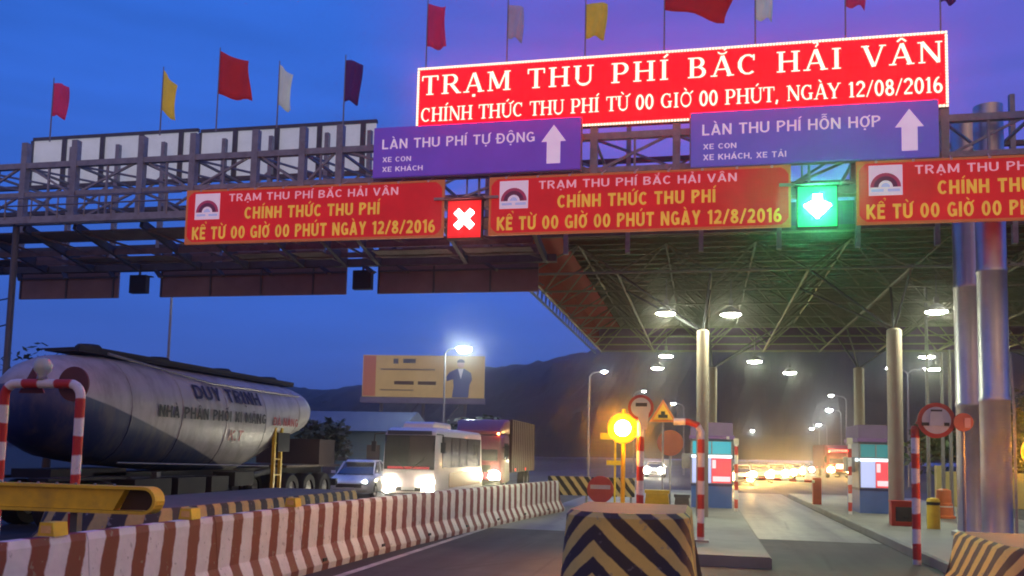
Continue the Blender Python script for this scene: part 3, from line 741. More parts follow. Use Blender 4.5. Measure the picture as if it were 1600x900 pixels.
def banner(x0, label):
    t = thing('banner', label, 'banner', (x0, 19.95, 6.93), 0, 'red toll announcement banners')
    w, h = 6.78, 1.38
    MB().bx(.05, w-.05, 0, .06, .05, h-.05).build('panel', BANRED, t)
    b = MB(); c = .16
    for x, sg in ((0, 1), (w, -1)):
        b.bx(min(x, x+sg*.05), max(x, x+sg*.05), -.012, .07, 0, h)
    b.bx(.05, w-.05, -.012, .07, 0, .05).bx(.05, w-.05, -.012, .07, h-.05, h)
    for x, sg in ((.05, 1), (w-.05, -1)):
        for z, sz in ((.05, 1), (h-.05, -1)):
            b.face([(x, -.01, z), (x+sg*c, -.01, z), (x+sg*c*.4, -.01, z+sz*c*.4), (x, -.01, z+sz*c)])
    b.build('frame', BANFRAME, t)
    e = MB().bx(.25, .93, -.008, -.001, .62, 1.28).build('emblem', EMB_W, t)
    def arc(cx, cz, r0, r1, y, m, nm):
        a = MB(); n = 16
        for k in range(n):
            p, q = math.pi*k/n, math.pi*(k+1)/n
            pts_ = [(cx+r1*math.cos(p), y, cz+r1*math.sin(p)), (cx+r1*math.cos(q), y, cz+r1*math.sin(q)), (cx+r0*math.cos(q), y, cz+r0*math.sin(q)), (cx+r0*math.cos(p), y, cz+r0*math.sin(p))]
            if r0 == 0: pts_ = pts_[:3]
            a.face(pts_)
        a.build(nm, m, e)
    arc(.59, .80, .24, .31, -.010, EMB_R, 'outer_ring')
    arc(.59, .80, .0, .24, -.0105, EMB_D, 'dark_arch')
    arc(.59, .80, .0, .145, -.0125, EMB_W, 'pale_arch')
    arc(.59, .80, .0, .09, -.0145, EMB_B, 'inner_arch')
    MB().bx(.30, .88, -.0105, -.0085, .70, .76).build('base_stripe', EMB_B, e)
    MB().bx(.55, .63, -.0125, -.0108, .66, .80).build('road_stripe', EMB_W, e)
    stroke_text('TRẠM THU PHÍ BẮC HẢI VÂN', SANS, 1.18, 1.06, 4.45, .19, BANPINK, t, y0=-.004, gap=.14)
    stroke_text('CHÍNH THỨC THU PHÍ', SANSB, 1.62, .60, 3.55, .30, BANYEL, t, y0=-.004, gap=.13)
    stroke_text('KỂ TỪ 00 GIỜ 00 PHÚT NGÀY 12/8/2016', SANSB, .2, .11, 6.38, .32, BANYEL, t, y0=-.004, gap=.13)
    b = MB()
    for x in (1, 3.4, 5.8): b.bar((x, .06, h-.1), (x, .4, h-.1), .05).bar((x, .06, .3), (x, .1, .3), .05)
    b.build('tie_rod', DKSTEEL, t)
    for k in range(9):
        x = .4+k*(w-.8)/8
        MB().lathe((x, -.016, h-.022), [(.03, 0), (.03, -.008), (.012, -.008), (.012, 0)], 8, 'Y').bar((x, .02, h), (x+.05, .30, h+.16), .014).build('rope', WHITE, t)
banner(-12.83, 'red banner with yellow lettering, leftmost, left of the red cross signal')
banner(-4.95, 'red banner with yellow lettering, between the red cross and the green arrow')
banner(3.18, 'red banner with yellow lettering, rightmost, right of the green arrow signal')
# ---- lane signals facing us
def lane_signal(x, z, label, board, sym, kind):
    t = thing('lane_signal', label, 'traffic signal', (x, 19.8, z), 0, 'lit lane signals facing the entry lanes')
    MB().bx(-.42, .42, .012, .2, -.46, .46).build('housing', BLACK, t)
    b = MB(); b.face([(-.40, 0, -.44), (.40, 0, -.44), (.40, 0, .44), (-.40, 0, .44)]); b.build('halo_board', board, t)  # glowing field stands in for the halo round the lit symbol
    b = MB()
    if kind == 'x':
        for a in (R(45), R(-45)):
            d = Vector((math.cos(a), 0, math.sin(a))); n_ = Vector((-d.z, 0, d.x))
            y = -.012 if a > 0 else -.016
            b.face([d*q*.27+n_*s2*.075+Vector((0, y, 0)) for q, s2 in ((-1, -1), (1, -1), (1, 1), (-1, 1))])
    else:
        b.face([(x_, -.012, z_) for x_, z_ in ((-.09, .26), (-.09, .02), (-.28, .02), (0, -.27), (.28, .02), (.09, .02), (.09, .26))])
        b.face([(x_, -.012, z_) for x_, z_ in ((-.28, .03), (-.1, .03), (-.1, .12))])
        b.face([(x_, -.012, z_) for x_, z_ in ((.28, .03), (.1, .03), (.1, .12))])
    b.build('lit_cross' if kind == 'x' else 'lit_arrow', sym, t)
    MB().bx(-.46, .46, -.12, .2, .465, .50).build('visor', DKSTEEL, t)
    MB().bar((-.78, .1, .53), (.78, .1, .53), .06).bar((0, .1, .5), (0, .5, .5), .05).build('bracket', STEEL, t)
lane_signal(-5.50, 7.30, 'lit lane signal showing a white cross on red between two banners', glow('red signal halo', (.8, .002, .006), 1.0), glow('white hot cross', (1, .30, .28), 60), 'x')
lane_signal(2.36, 7.32, 'lit lane signal showing a white arrow on bright green between two banners', glow('green signal halo', (.0, .62, .17), 1.0), glow('white hot arrow', (.09, 1, .36), 750), 'a')
b = MB()

# ---- flags on the gantry
FC = {'pink': (.50, .03, .12), 'yellow': (.62, .45, .05), 'red': (.42, .02, .02), 'white': (.50, .56, .60), 'violet': (.07, .015, .10), 'lilac': (.36, .30, .48)}
def flag(xp, zt, zb, w, droop, colour, label, pole_top=None):
    t = thing('flag', label, 'flag', (xp, YF, 9.96), 0, 'flags on poles along the top of the gantry')
    zt -= 9.96; zb -= 9.96
    MB().tube([(0, 0, .005), (0, 0, (pole_top or (zt+.12+9.96))-9.96)], [.022, .014], 6).build('pole', STEEL, t)
    n, k = 8, 7; b = MB(); G = []
    rr = random.Random(label)
    ph = rr.random()*6
    for i in range(n+1):
        q = i/n; row = []
        for j in range(k+1):
            v = j/k
            x = .015 + w*q*(1-.10*math.sin(v*3+ph))
            z = zt+(zb-zt)*v + droop*q*(1-.2*v) + .03*math.sin(q*7+ph)
            y = .10*q*math.sin(q*8+v*2.5+ph) + .05*q
            row.append((x, y, z))
        G.append(row)
    for i in range(n):
        for j in range(k): b.face([G[i][j], G[i+1][j], G[i+1][j+1], G[i][j+1]])
    o = b.build('cloth', mat(colour+' flag cloth', FC[colour], .8, 0, .2, 2.5, emit=FC[colour], es=.25), t, smooth=True)  # faint glow put into the cloth colour to brighten it
    sm = o.modifiers.new('thickness', 'SOLIDIFY'); sm.thickness = .006
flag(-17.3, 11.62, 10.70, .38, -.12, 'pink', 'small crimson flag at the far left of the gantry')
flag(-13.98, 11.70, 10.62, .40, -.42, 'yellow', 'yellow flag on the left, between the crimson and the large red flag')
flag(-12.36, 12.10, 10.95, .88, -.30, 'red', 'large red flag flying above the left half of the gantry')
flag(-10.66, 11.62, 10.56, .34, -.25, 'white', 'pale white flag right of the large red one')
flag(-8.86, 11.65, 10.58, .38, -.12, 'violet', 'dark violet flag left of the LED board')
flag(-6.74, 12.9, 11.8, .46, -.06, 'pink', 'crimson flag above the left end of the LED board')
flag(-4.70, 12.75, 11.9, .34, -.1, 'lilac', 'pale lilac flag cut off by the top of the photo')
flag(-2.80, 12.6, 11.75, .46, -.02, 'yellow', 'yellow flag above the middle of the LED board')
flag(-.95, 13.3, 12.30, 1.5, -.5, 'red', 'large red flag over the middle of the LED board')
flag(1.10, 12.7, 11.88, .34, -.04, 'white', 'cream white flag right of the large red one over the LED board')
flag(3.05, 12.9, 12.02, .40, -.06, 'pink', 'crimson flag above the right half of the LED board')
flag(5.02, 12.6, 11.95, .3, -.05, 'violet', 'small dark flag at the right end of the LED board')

# ------------------------------------------------------------------ canopy
CX0, CX1, CY0, CY1, CZ0, CZ1 = -5.1, 31.0, 24.6, 44.5, 7.0, 8.2
cn = thing('toll_canopy', 'large flat canopy on a steel space frame over the toll lanes', 'canopy', (0, CY0, 0))
SHEET = mat('canopy soffit sheet', (0.11, 0.15, 0.095), .6, .1, .3, 1.2, dirt=((.09, .06, .045), .6))
FRAME = mat('canopy tube frame', (0.29, 0.30, 0.23), .55, .2, .2, 3)
b = MB()
x = CX0
prof_ = []
while x < CX1:
    prof_ += [(x, 0), (x+.16, 0), (x+.2, .05), (x+.36, .05)]; x += .4
for (a, za), (c, zc) in zip(prof_, prof_[1:]):
    b.face([(a, 0, CZ1+.12+za), (c, 0, CZ1+.12+zc), (c, CY1-CY0, CZ1+.12+zc), (a, CY1-CY0, CZ1+.12+za)])
so_ = b.build('roof_sheet', SHEET, cn); sm = so_.modifiers.new('thickness', 'SOLIDIFY'); sm.thickness = .02
b = MB(); y = .3
while y < CY1-CY0:
    b.bar((CX0, y, CZ1+.05), (CX1, y, CZ1+.05), .06, .12); y += .75
b.build('purlins', FRAME, cn)
b = MB()
sx, sy = 2.58, 2.75
nxn = int((CX1-CX0)/sx); nyn = int((CY1-CY0-.2)/sy)
lo = lambda i, j: (CX0+.1+i*sx, .3+j*sy, CZ0)
hi = lambda i, j: (CX0+.1+(i+.5)*sx, .3+(j+.5)*sy, CZ1-.05)
for i in range(nxn+1):
    for j in range(nyn+1):
        if i < nxn: b.tube([lo(i, j), lo(i+1, j)], .036, 6, False)
        if j < nyn: b.tube([lo(i, j), lo(i, j+1)], .036, 6, False)
        if i < nxn and j < nyn:
            for p in ((i, j), (i+1, j), (i, j+1), (i+1, j+1)): b.tube([lo(*p), hi(i, j)], .028, 5, False)
            if i < nxn-1: b.tube([hi(i, j), hi(i+1, j)], .034, 5, False)
            if j < nyn-1: b.tube([hi(i, j), hi(i, j+1)], .034, 5, False)
for i in range(nxn+1):
    for j in range(nyn+1): b.lathe(lo(i, j), [(0, -.075), (.06, -.045), (.075, 0), (.06, .045), (0, .075)], 8)
b.build('space_frame', FRAME, cn)
# left edge lattice and edge strip coloured for the LED board's red light
b = MB(); ex = CX0-.25; n = 26; ln = CY1-CY0
for z in (CZ0-.05, CZ0+.85): b.bar((ex, 0, z), (ex, ln, z), .06)
for k in range(n):
    a, c = ln*k/n, ln*(k+1)/n
    b.bar((ex, a, CZ0-.05), (ex, c, CZ0+.85), .035).bar((ex, c, CZ0-.05), (ex, c, CZ0+.85), .035)
for k in range(0, n, 2): b.bar((ex, ln*k/n, CZ0+.4), (CX0+.1, ln*k/n, CZ0+.2), .04)
b.build('edge_lattice', GREYPAINT, cn)
MB().bx(CX0-.12, CX0-.06, 0, ln, CZ0+.15, CZ1+.3).bx(CX0-.06, CX0+1.0, 0.02, ln-.02, CZ1-.02, CZ1+.02).build('edge_strip', mat('red lit edge sheet', (.40, .04, .03), .6), cn)
MB().bx(CX0-.06, CX1, -.08, -.02, CZ1-.1, CZ1+.55).build('fascia', PURPLEP, cn)
MB().bx(CX0-.06, CX1, ln+.02, ln+.08, CZ0+.1, CZ1+.55).build('fascia', PURPLEP, cn)
def column(x, y, r):
    b = MB(); y -= CY0
    b.lathe((x, y, 0), [(r, .2), (r, 5.5), (r*.7, 5.55), (0, 5.55)], 20)
    c = b.build('column', mat('column paint', (.36, .30, .23), .55, 0, .2, 1.5, dirt=((.35, .2, .14), .5)), cn, smooth=True)
    s_ = MB()
    i = (x-CX0-.1)/sx; j = (y-.3)/sy
    i0, j0 = int(i), int(j)
    for p in ((i0, j0), (i0+1, j0), (i0, j0+1), (i0+1, j0+1)): s_.tube([(x, y, 5.5), lo(*p)], .035, 6)
    s_.build('strut', DKSTEEL, c)
for x, y, r in ((-.05, 26.2, .17), (5.12, 26.2, .2), (.32, 37.2, .18), (5.95, 37.2, .2), (12.5, 26.2, .24), (13, 37.2, .24)):
    column(x, y, r)
# fire box at the foot of the second column
t = thing('fire_box', 'small red cabinet at the foot of the right front canopy column', 'cabinet', (5.15, 25.6, .2))
MB().bx(-.3, .3, -.15, .15, 0, .62).build('box', RED, t); MB().bx(-.2, .2, -.156, -.151, .12, .5).build('window', GLASS, t); MB().bx(-.32, .32, -.17, .17, .621, .66).build('lid', RED, t)

# pendant lamps
PEND = glow('pendant lamp glass', (.93, 1, .72), 250)
def pendant(p, label):
    x, y, z = p
    t = thing('pendant_lamp', label, 'ceiling lamp', (x, y, z), 0, 'lit pendant lamps under the canopy')
    b = MB(); b.lathe((0, 0, 0), [(.29, .0), (.27, .09), (.12, .2), (.05, .24), (0, .24)], 20); b.build('shade', STEEL, t, smooth=True)
    b = MB(); b.lathe((0, 0, 0), [(0, -.05), (.16, -.045), (.26, -.015), (.285, .0)], 20); b.build('diffuser', PEND, t, smooth=True)
    MB().tube([(0, 0, .24), (0, 0, CZ0-z+.02)], .018, 6).build('rod', STEEL, t)
    MB().bx(-.06, .06, -.06, .06, .26, .42).build('ballast_box', STEEL, t)
    return t
P0 = [(-1.09, 26, 6.0), (.73, 26, 5.95), (6.17, 26, 5.97), (-1.58, 38, 6.08), (8.63, 38, 6.05), (2.02, 38, 5.85), (-2.2, 43, 6.05), (3.86, 43, 5.85), (10.08, 43, 6.04), (11.5, 31, 6.0), (16, 38, 6.0)]
PL = ['front row, left one by the amber flasher', 'front row, second from the left near the slim column', 'front row, close to the steel pillar', 'middle row, leftmost one', 'middle row, behind the thin poles at the right', 'middle row, over the gap between the booths', 'back row, leftmost and lowest', 'back row, between the two booths', 'back row, right of the wide column', 'far right behind the pillar', 'far right beyond the pillar']
pr = pendant(P0[0], 'lit pendant lamp, ' + PL[0])
for p, l_ in list(zip(P0, PL))[1:]:
    c = dup(pr, p, label='lit pendant lamp under canopy, ' + l_)

# toll booths
def booth(x0, x1, y0, label, lit):
    t = thing('toll_booth', label, 'toll booth', ((x0+x1)/2, y0, .2), 0, 'toll booths on the islands')
    w = x1-x0; d = 2.6; h = w/2
    MB().bx(-h, h, 0, d, 0, .72).build('base', BLUEP, t)
    MB().bx(-h-.01, h+.01, -.015, d+.01, .721, .80).build('plinth_trim', mat('navy trim', (.02, .03, .12), .5), t)
    MB().bx(-h+.02, h-.02, .03, d-.03, .801, 2.3).build('cabin', mat('booth wall', (.35, .40, .46), .5), t)
    MB().bx(-h+.03, -.02, 0.0, .028, .83, 1.66).build('poster_left', glow('lit poster pale', (.55, .62, 1.0), .9*lit), t)
    MB().bx(0.0, h-.03, 0.0, .028, .83, 1.66).build('poster_right', glow('lit poster red', (1, .09, .12), .85*lit), t)
    for q_ in ((.04, h-.06, .88, 1.05), (.02, .14, 1.32, 1.6)): MB().bx(q_[0], q_[1], -.006, -.001, q_[2], q_[3]).build('poster_print', glow('poster white print', (1, .8, .85), .9*lit), t)
    MB().bx(-h, h, -.02, d, 1.67, 1.76).build('light_strip', glow('booth light strip', (.8, .95, 1), 2.2*lit), t)
    MB().bx(-h+.04, h-.04, .0, .028, 1.78, 2.24).build('window', glow('teal lit window '+str(lit), (.05, .50, .62) if lit > .9 else (.03, .25, .27), .75), t)
    MB().bx(-.02, .02, -.012, -.001, 1.78, 2.24).bx(-h+.04, h-.04, -.010, -.0005, 1.77, 1.80).bx(-h+.04, h-.04, -.010, -.0005, 2.22, 2.25).build('window_frame', STEEL, t)
    MB().bx(-h-.03, -h+.03, -.02, .03, .80, 2.30).build('corner_post', STEEL, t); MB().bx(h-.03, h+.03, -.02, .03, .80, 2.30).build('corner_post', STEEL, t)
    MB().bar((h-.15, -.1, 2.36), (h-.15, -.36, 2.36), .03).box((h-.15, -.42, 2.34), (.09, .2, .09)).build('camera_arm', WHITE, t)
    MB().bx(-h-.34, -h-.06, .5, 1.2, 1.3, 1.8).build('ticket_shelf', STEEL, t)
    MB().bx(-h-.08, h+.08, -.12, d+.1, 2.301, 2.42).build('eaves', mat('purple eaves', (.20, .10, .32), .5), t)
    MB().prismx([(-.06, 2.421), (d+.05, 2.421), (d-.05, 2.86), (.04, 2.86)], -h-.03, h+.03).build('roof_box', PURPLEP, t)
    MB().bx(h+.001, h+.03, .4, 1.6, 1.0, 2.0).build('side_window', GLASS, t)
booth(-.42, .92, 31, 'bright toll booth with teal window and red and white poster behind the slim column', 1.0)
booth(4.95, 5.95, 31, 'dimmer toll booth with teal window and red and white poster left of the wide column', .8)

# ------------------------------------------------------------------ posts and signs around the islands
def round_sign(x, y, z, r, label, back=False, group=None, pole=True, face='ring', polez=0.2):
    t = thing('round_sign', label, 'road sign', (x, y, polez if pole else z), 0, group)
    zz = z-(polez if pole else z)
    MB().disc((0, 0, zz), r, .03, 28).build('disc', mat('faded brown red sign', (.22, .045, .03), .6) if face is None else mat('sign red', (.36, .03, .03), .45), t)
    if face == 'ring':
        MB().disc((0, -.017, zz), r*.76, .004, 28).build('sign_face', mat('sign white', (.5, .5, .52), .45), t)
    return t, zz
# round sign with a dark vehicle silhouette near the right pillar, on the banded post
t = thing('guard_post', 'red and white banded post holding the round sign left of the steel pillars', 'guard post', (3.86, 18, 0), 0, 'banded guard posts')
MB().tube([(0, 0, 0), (0, 0, 2.5)], .075, 12).build('post', POLESTRIPE, t, smooth=True)
MB().lathe((0, 0, 2.5), [(.08, 0), (.06, .06), (0, .08)], 12).build('cap', RED, t)
t, zz = round_sign(4.21, 17.9, 2.67, .33, 'round white sign with red rim and a dark vehicle mark, beside the steel pillars', pole=False)
MB().bx(-.12, .12, -.03, -.021, -.10, .10).bx(-.10, .10, -.031, -.0305, .10, .16).build('vehicle_mark', mat('pale blue mark', (.42, .50, .55), .5), t)
MB().bx(-.26, -.13, -.03, -.021, -.10, -.04).bx(.13, .22, -.03, -.021, -.10, -.04).bx(-.1, .1, -.034, -.0315, .165, .2).build('mark_print', mat('dark sign print', (.03, .03, .035), .5), t)  # dark printed pieces around the vehicle mark
MB().bar((-.34, .05, -.05), (.4, .05, -.05), .05).build('bracket', RED, t)
t = thing('round_sign', 'small red sign just right of the round vehicle sign', 'road sign', (4.66, 17.85, 2.64))
MB().disc((0, 0, 0), .17, .03, 20).build('disc', mat('faded orange red', (.5, .14, .09), .5), t); MB().bx(.02, .12, -.022, -.016, -.1, .08).build('sign_mark', mat('pinkish print', (.6, .35, .34), .5), t)
MB().tube([(0, .04, 0), (0, .04, -2.44)], .03, 8).build('post', STEEL, t)
# centre: banded post with round sign, amber flasher, triangle sign
t = thing('guard_post', 'red and white banded post right of the amber flashing light', 'guard post', (-1.21, 17.6, .2), 0, 'banded guard posts')
MB().tube([(0, 0, 0), (0, 0, 2.55)], .07, 12).build('post', POLESTRIPE, t, smooth=True)
MB().lathe((0, 0, 2.55), [(.075, 0), (.055, .05), (0, .07)], 12).build('cap', RED, t)
t, zz = round_sign(-1.2, 17.45, 2.82, .25, 'round pale sign with red rim on the banded post beside the amber light', pole=False)
MB().bx(-.10, .12, -.03, -.021, .02, .09).build('bar_mark', mat('dark sign print', (.03, .03, .035), .5), t)
MB().prism([(-.05, -.26), (.07, -.42), (.12, -.42), (.16, -.05), (-.04, -.05)], -.02, .015).build('tail_plate', mat('sign white', (.5, .5, .52), .45), t)
def flasher(x, y, z0, z, label, s=1.0):
    t = thing('amber_flasher', label, 'warning light', (x, y, z0), 0, 'lit amber warning lights on yellow posts')
    h = z-z0
    MB().tube([(0, 0, 0), (0, 0, h-.17)], .045, 10).build('post', YELLOW, t, smooth=True)
    MB().lathe((0, 0, h), [(0, -.16), (.17, -.16), (.2, -.06), (.2, .06), (.17, .17), (.05, .2), (.04, .38), (0, .38)], 16).build('housing', YELLOW, t, smooth=True)
    MB().lathe((0, -.2, h), [(.16, .06), (.155, -.02), (.11, -.07), (0, -.09)], 20, 'Y').build('lens', glow('amber lens light', (1, .34, .02), 900), t, smooth=True)
    MB().lathe((0, -.19, h), [(.30, .05), (.30, -.01), (.16, -.03), (.155, .02)], 24, 'Y').build('halo_ring', glow('amber halo glow', (1, .30, .005), .75), t, smooth=True)  # added glowing ring imitates the orange halo round the lens
    MB().bx(-.09, .09, -.08, .08, .05, .28).build('battery_box', DKSTEEL, t)
flasher(-1.56, 17.8, .2, 2.42, 'lit amber warning light on a yellow post above the chevron block')
flasher(5.85, 17.8, .2, 2.12, 'lit amber warning light at the right edge beyond the steel pillars')
t = thing('triangle_sign', 'yellow triangular warning sign on a thin post right of the amber light', 'road sign', (-1.2, 27, .2))
MB().prism([(-.40, 2.70), (.40, 2.70), (0, 3.38)], -.02, .02).build('border', mat('orange red border', (.5, .12, .03), .5), t)
MB().prism([(-.29, 2.77), (.29, 2.77), (0, 3.25)], -.028, -.021).build('sign_face', mat('amber sign sheet', (.62, .34, .03), .5), t)
MB().bx(-.14, .14, -.034, -.029, 2.82, 2.92).bx(-.06, .06, -.034, -.029, 2.92, 3.02).build('symbol', BLACK, t)
MB().tube([(0, .03, 0), (0, .03, 2.7)], .03, 8).build('post', STEEL, t)
t, zz = round_sign(-1.02, 28, 2.3, .40, 'dull red round sign below the yellow triangle', face=None)
MB().tube([(0, .04, 0), (0, .04, zz)], .03, 8).build('post', STEEL, t)
t = thing('small_signboard', 'small yellow signboard on a post left of the amber light', 'road sign', (-2.9, 30, .2))
MB().bx(-.5, .5, -.02, .02, 2.2, 2.42).build('board', YELLOW, t); MB().tube([(0, .05, 0), (0, .05, 2.3)], .035, 8).build('post', YELLOW, t)
MB().bx(-.28, .28, -.02, .02, 1.35, 1.5).build('lower_board', YELLOW, t)
t = thing('stop_paddle', 'round red paddle sign with a white bar in front of the black and yellow boards', 'road sign', (-2.72, 24.2, .0))
MB().disc((0, 0, .96), .36, .05, 28).build('disc', mat('bright sign red', (.50, .06, .06), .45), t)
MB().bx(-.27, .27, -.034, -.027, .97, 1.08).build('white_bar', mat('sign white', (.5, .5, .52), .45), t)
MB().tube([(0, .05, 0), (0, .05, .7)], .04, 8).build('post', STEEL, t); MB().bx(-.25, .25, -.2, .25, 0, .05).build('foot', BLACK, t)
for x, y, w, h, m_, lab in ((-1.32, 26.4, .74, .62, YELLOW, 'yellow plastic barrier box on the island under the triangle sign'), (-.62, 26.8, .5, .5, DKSTEEL, 'dark cabinet beside the yellow barrier box')):
    t = thing('barrier_box', lab, 'cabinet', (x, y, .2)); MB().prism([(-w/2, 0), (w/2, 0), (w/2-.06, h), (-w/2+.06, h)], -.25, .25).build('body', m_, t); MB().bx(-w/2+.02, w/2-.02, -.22, .22, h+.001, h+.09).build('lid', m_, t)
    MB().bx(-w/4, w/4, -.262, -.251, h*.3, h*.5).build('recess', BLACK, t)
t = thing('guard_hoop', 'red and white banded post with side rail in front of the bright booth', 'guard rail', (-.06, 18.6, .2))
MB().tube([(0, 0, 0), (0, 0, 2.2), (-.08, 0, 2.34), (-.25, 0, 2.4), (-.55, 0, 2.4)], .07, 12).build('rail', POLESTRIPE, t, smooth=True)
MB().bx(-.16, .16, -.16, .16, 0, .04).build('foot_plate', STEEL, t)
t = thing('guard_rail', 'thin red and white post right of the bright booth', 'guard rail', (1.0, 29.5, .2), 0, 'banded guard posts')
MB().tube([(0, 0, 0), (0, 0, 2.1)], .06, 10).build('post', POLESTRIPE, t, smooth=True); MB().bx(-.08, .08, -.06, .06, 2.1, 2.3).build('cap_light', mat('dusty lamp', (.5, .48, .42), .4), t)
t = thing('guard_rail', 'thin orange post left of the dimmer toll booth', 'guard rail', (4.5, 30.0, .2), 0, 'banded guard posts')
MB().tube([(0, 0, 0), (0, 0, 2.2)], .06, 10).build('post', POLESTRIPE, t, smooth=True); MB().bx(-.08, .08, -.06, .06, 2.2, 2.4).build('cap_light', mat('dusty lamp', (.5, .48, .42), .4), t)
# black and yellow diagonal boards across the far end of the barrier
for x, lab in ((-4.95, 'left'), (-3.3, 'right')):
    t = thing('hazard_board', 'low board with yellow and black diagonal stripes behind the red paddle, ' + lab + ' one', 'road barrier', (x, 33.5, 0), 0, 'striped hazard boards')
    b = MB(); w = .8
    b.face([(-w, 0, .35), (w, 0, .35), (w, 0, 1.05), (-w, 0, 1.05)], [(0, .0), (2*w, .0), (2*w, .7), (0, .7)]); b.face([(w, .05, .35), (-w, .05, .35), (-w, .05, 1.05), (w, .05, 1.05)], [(0, .0), (2*w, .0), (2*w, .7), (0, .7)])
    b.face([(-w, 0, 1.05), (w, 0, 1.05), (w, .05, 1.05), (-w, .05, 1.05)]); b.face([(-w, 0, .35), (w, 0, .35), (w, .05, .35), (-w, .05, .35)]); b.face([(-w, 0, .35), (-w, .05, .35), (-w, .05, 1.05), (-w, 0, 1.05)]); b.face([(w, 0, .35), (w, .05, .35), (w, .05, 1.05), (w, 0, 1.05)])
    b.build('board', DIAG, t); MB().bx(-w+.1, -w+.18, .051, .12, 0, 1.0).build('leg', STEEL, t); MB().bx(w-.18, w-.1, .051, .12, 0, 1.0).build('leg', STEEL, t)
# toll lane gate with banded arm
t = thing('boom_gate', 'lowered red and white boom arm across the far lane left of the dimmer booth', 'barrier gate', (4.2, 36, .2))
MB().bx(-.15, .15, -.15, .15, 0, 1.0).build('cabinet', RED, t); MB().tube([(-.1, -.17, .86), (-3.0, -.17, .95)], .05, 8).build('arm', POLESTRIPE, t)

# ------------------------------------------------------------------ hoop, beam and signs at the left
t = thing('guard_hoop', 'red and white banded pipe hoop behind the yellow beam', 'guard rail', (-8.64, 10.35, 0))
hw = .585; pth = [(-hw, 0, 0), (-hw, 0, 2.5)]
for k in range(1, 6):
    a = math.pi-(math.pi/2)*k/5
    pth.append((-hw+.17+.17*math.cos(a), 0, 2.5+.17*math.sin(a)))
for k in range(0, 6):
    a = math.pi/2-(math.pi/2)*k/5
    pth.append((hw-.17+.17*math.cos(a), 0, 2.5+.17*math.sin(a)))
pth.append((hw, 0, 0))
MB().tube(pth, .062, 14, u0=.2).build('pipe', stripe_mat('hoop paint bands', (.50, .03, .025), (.74, .72, .70), .50, .5, 0, dirt=.15), t, smooth=True)
for x_ in (-hw, hw): MB().bx(x_-.14, x_+.14, -.14, .14, 0, .03).build('foot_plate', STEEL, t)
t = thing('round_sign', 'dark back of a round sign above the right corner of the banded hoop', 'road sign', (-8.29, 10.5, 2.68)); MB().disc((0, 0, 0), .235, .025, 28).build('disc', mat('maroon sign back', (.10, .03, .035), .6), t); MB().bx(-.02, .02, .013, .04, -.25, .2).build('rail', DKSTEEL, t)
MB().bar((0, -.03, -.05), (0, -.10, -.05), .04).build('clamp', DKSTEEL, t)
t = thing('triangle_sign', 'dark back of a triangular sign above the left part of the banded hoop', 'road sign', (-8.93, 10.5, 2.55)); MB().prism([(-.2, 0), (.2, 0), (0, .35)], -.012, .012).build('plate', mat('maroon sign back', (.10, .03, .035), .6), t)
MB().bar((0, -.012, .1), (0, -.10, .1), .04).build('clamp', DKSTEEL, t)
t = thing('beacon_lamp', 'pale round beacon lamp on top of the banded hoop', 'lamp', (-8.66, 10.35, 2.73)); MB().lathe((0, 0, 0), [(0, 0), (.05, 0), (.06, .06), (.11, .12), (.12, .2), (.08, .27), (0, .29)], 16).build('globe', mat('milky lamp glass', (.55, .62, .52), .3), t, smooth=True)
MB().lathe((0, 0, 0), [(.07, 0), (.07, .03), (0, .03)], 12).build('base', STEEL, t)
t = thing('yellow_beam', 'yellow steel guard beam with an open dark rounded end behind the striped barrier', 'guard beam', (-6.55, 9.7, 1.22), R(2))
def stad(hy, hz, n=8):
    pts_ = []
    for k in range(n+1): a = -math.pi/2+math.pi*k/n; pts_.append((hz*.9*math.cos(a), hz*math.sin(a)))
    return pts_
# outline in x,z: long bar with rounded right end, built as a rim and a recessed dark slot
hz = .165; outer = [(-3.6, -hz), (0, -hz)] + [(hz*math.cos(a), hz*math.sin(a)) for a in [-math.pi/2+math.pi*k/10 for k in range(1, 10)]] + [(0, hz), (-3.6, hz)]
MB().prism([(-3.6, -.125), (-.42, -.125), (-.28, .125), (-3.6, .125)], -.03, .10).build('web', YELLOW, t)
b = MB(); n = len(outer)
inn = [(x*1.0-(.0 if x < -.01 else .0), z*.78) if x <= 0 else (x*.78, z*.78) for x, z in outer]
for k in range(n-1):
    o0, o1, i0, i1 = outer[k], outer[k+1], inn[k], inn[k+1]
    b.face([(o0[0], -.09, o0[1]), (o1[0], -.09, o1[1]), (i1[0], -.09, i1[1]), (i0[0], -.09, i0[1])])
    b.face([(o0[0], -.09, o0[1]), (o1[0], -.09, o1[1]), (o1[0], .12, o1[1]), (o0[0], .12, o0[1])])
    b.face([(i0[0], -.09, i0[1]), (i1[0], -.09, i1[1]), (i1[0], .12, i1[1]), (i0[0], .12, i0[1])])
    b.face([(o0[0], .12, o0[1]), (o1[0], .12, o1[1]), (i1[0], .12, i1[1]), (i0[0], .12, i0[1])])
b.build('flange', YELLOW, t)
MB().prism([(-.40, -.125), (.1, -.12), (.125, 0), (.1, .12), (-.27, .125)], .07, .11).build('end_recess', mat('shaded beam opening', (.05, .03, .02), .8), t)  # dark plate stands for the shaded inside of the beam end
b = MB()
for k in range(12): b.lathe((-3.3+k*.26, 0, hz), [(.018, 0), (.018, .02), (0, .025)], 6)
b.build('bolts', STEEL, t)
for x_ in (-2.9, -1.1): MB().bx(x_, x_+.1, .121, .22, -1.22, .1).build('leg', DKSTEEL, t)

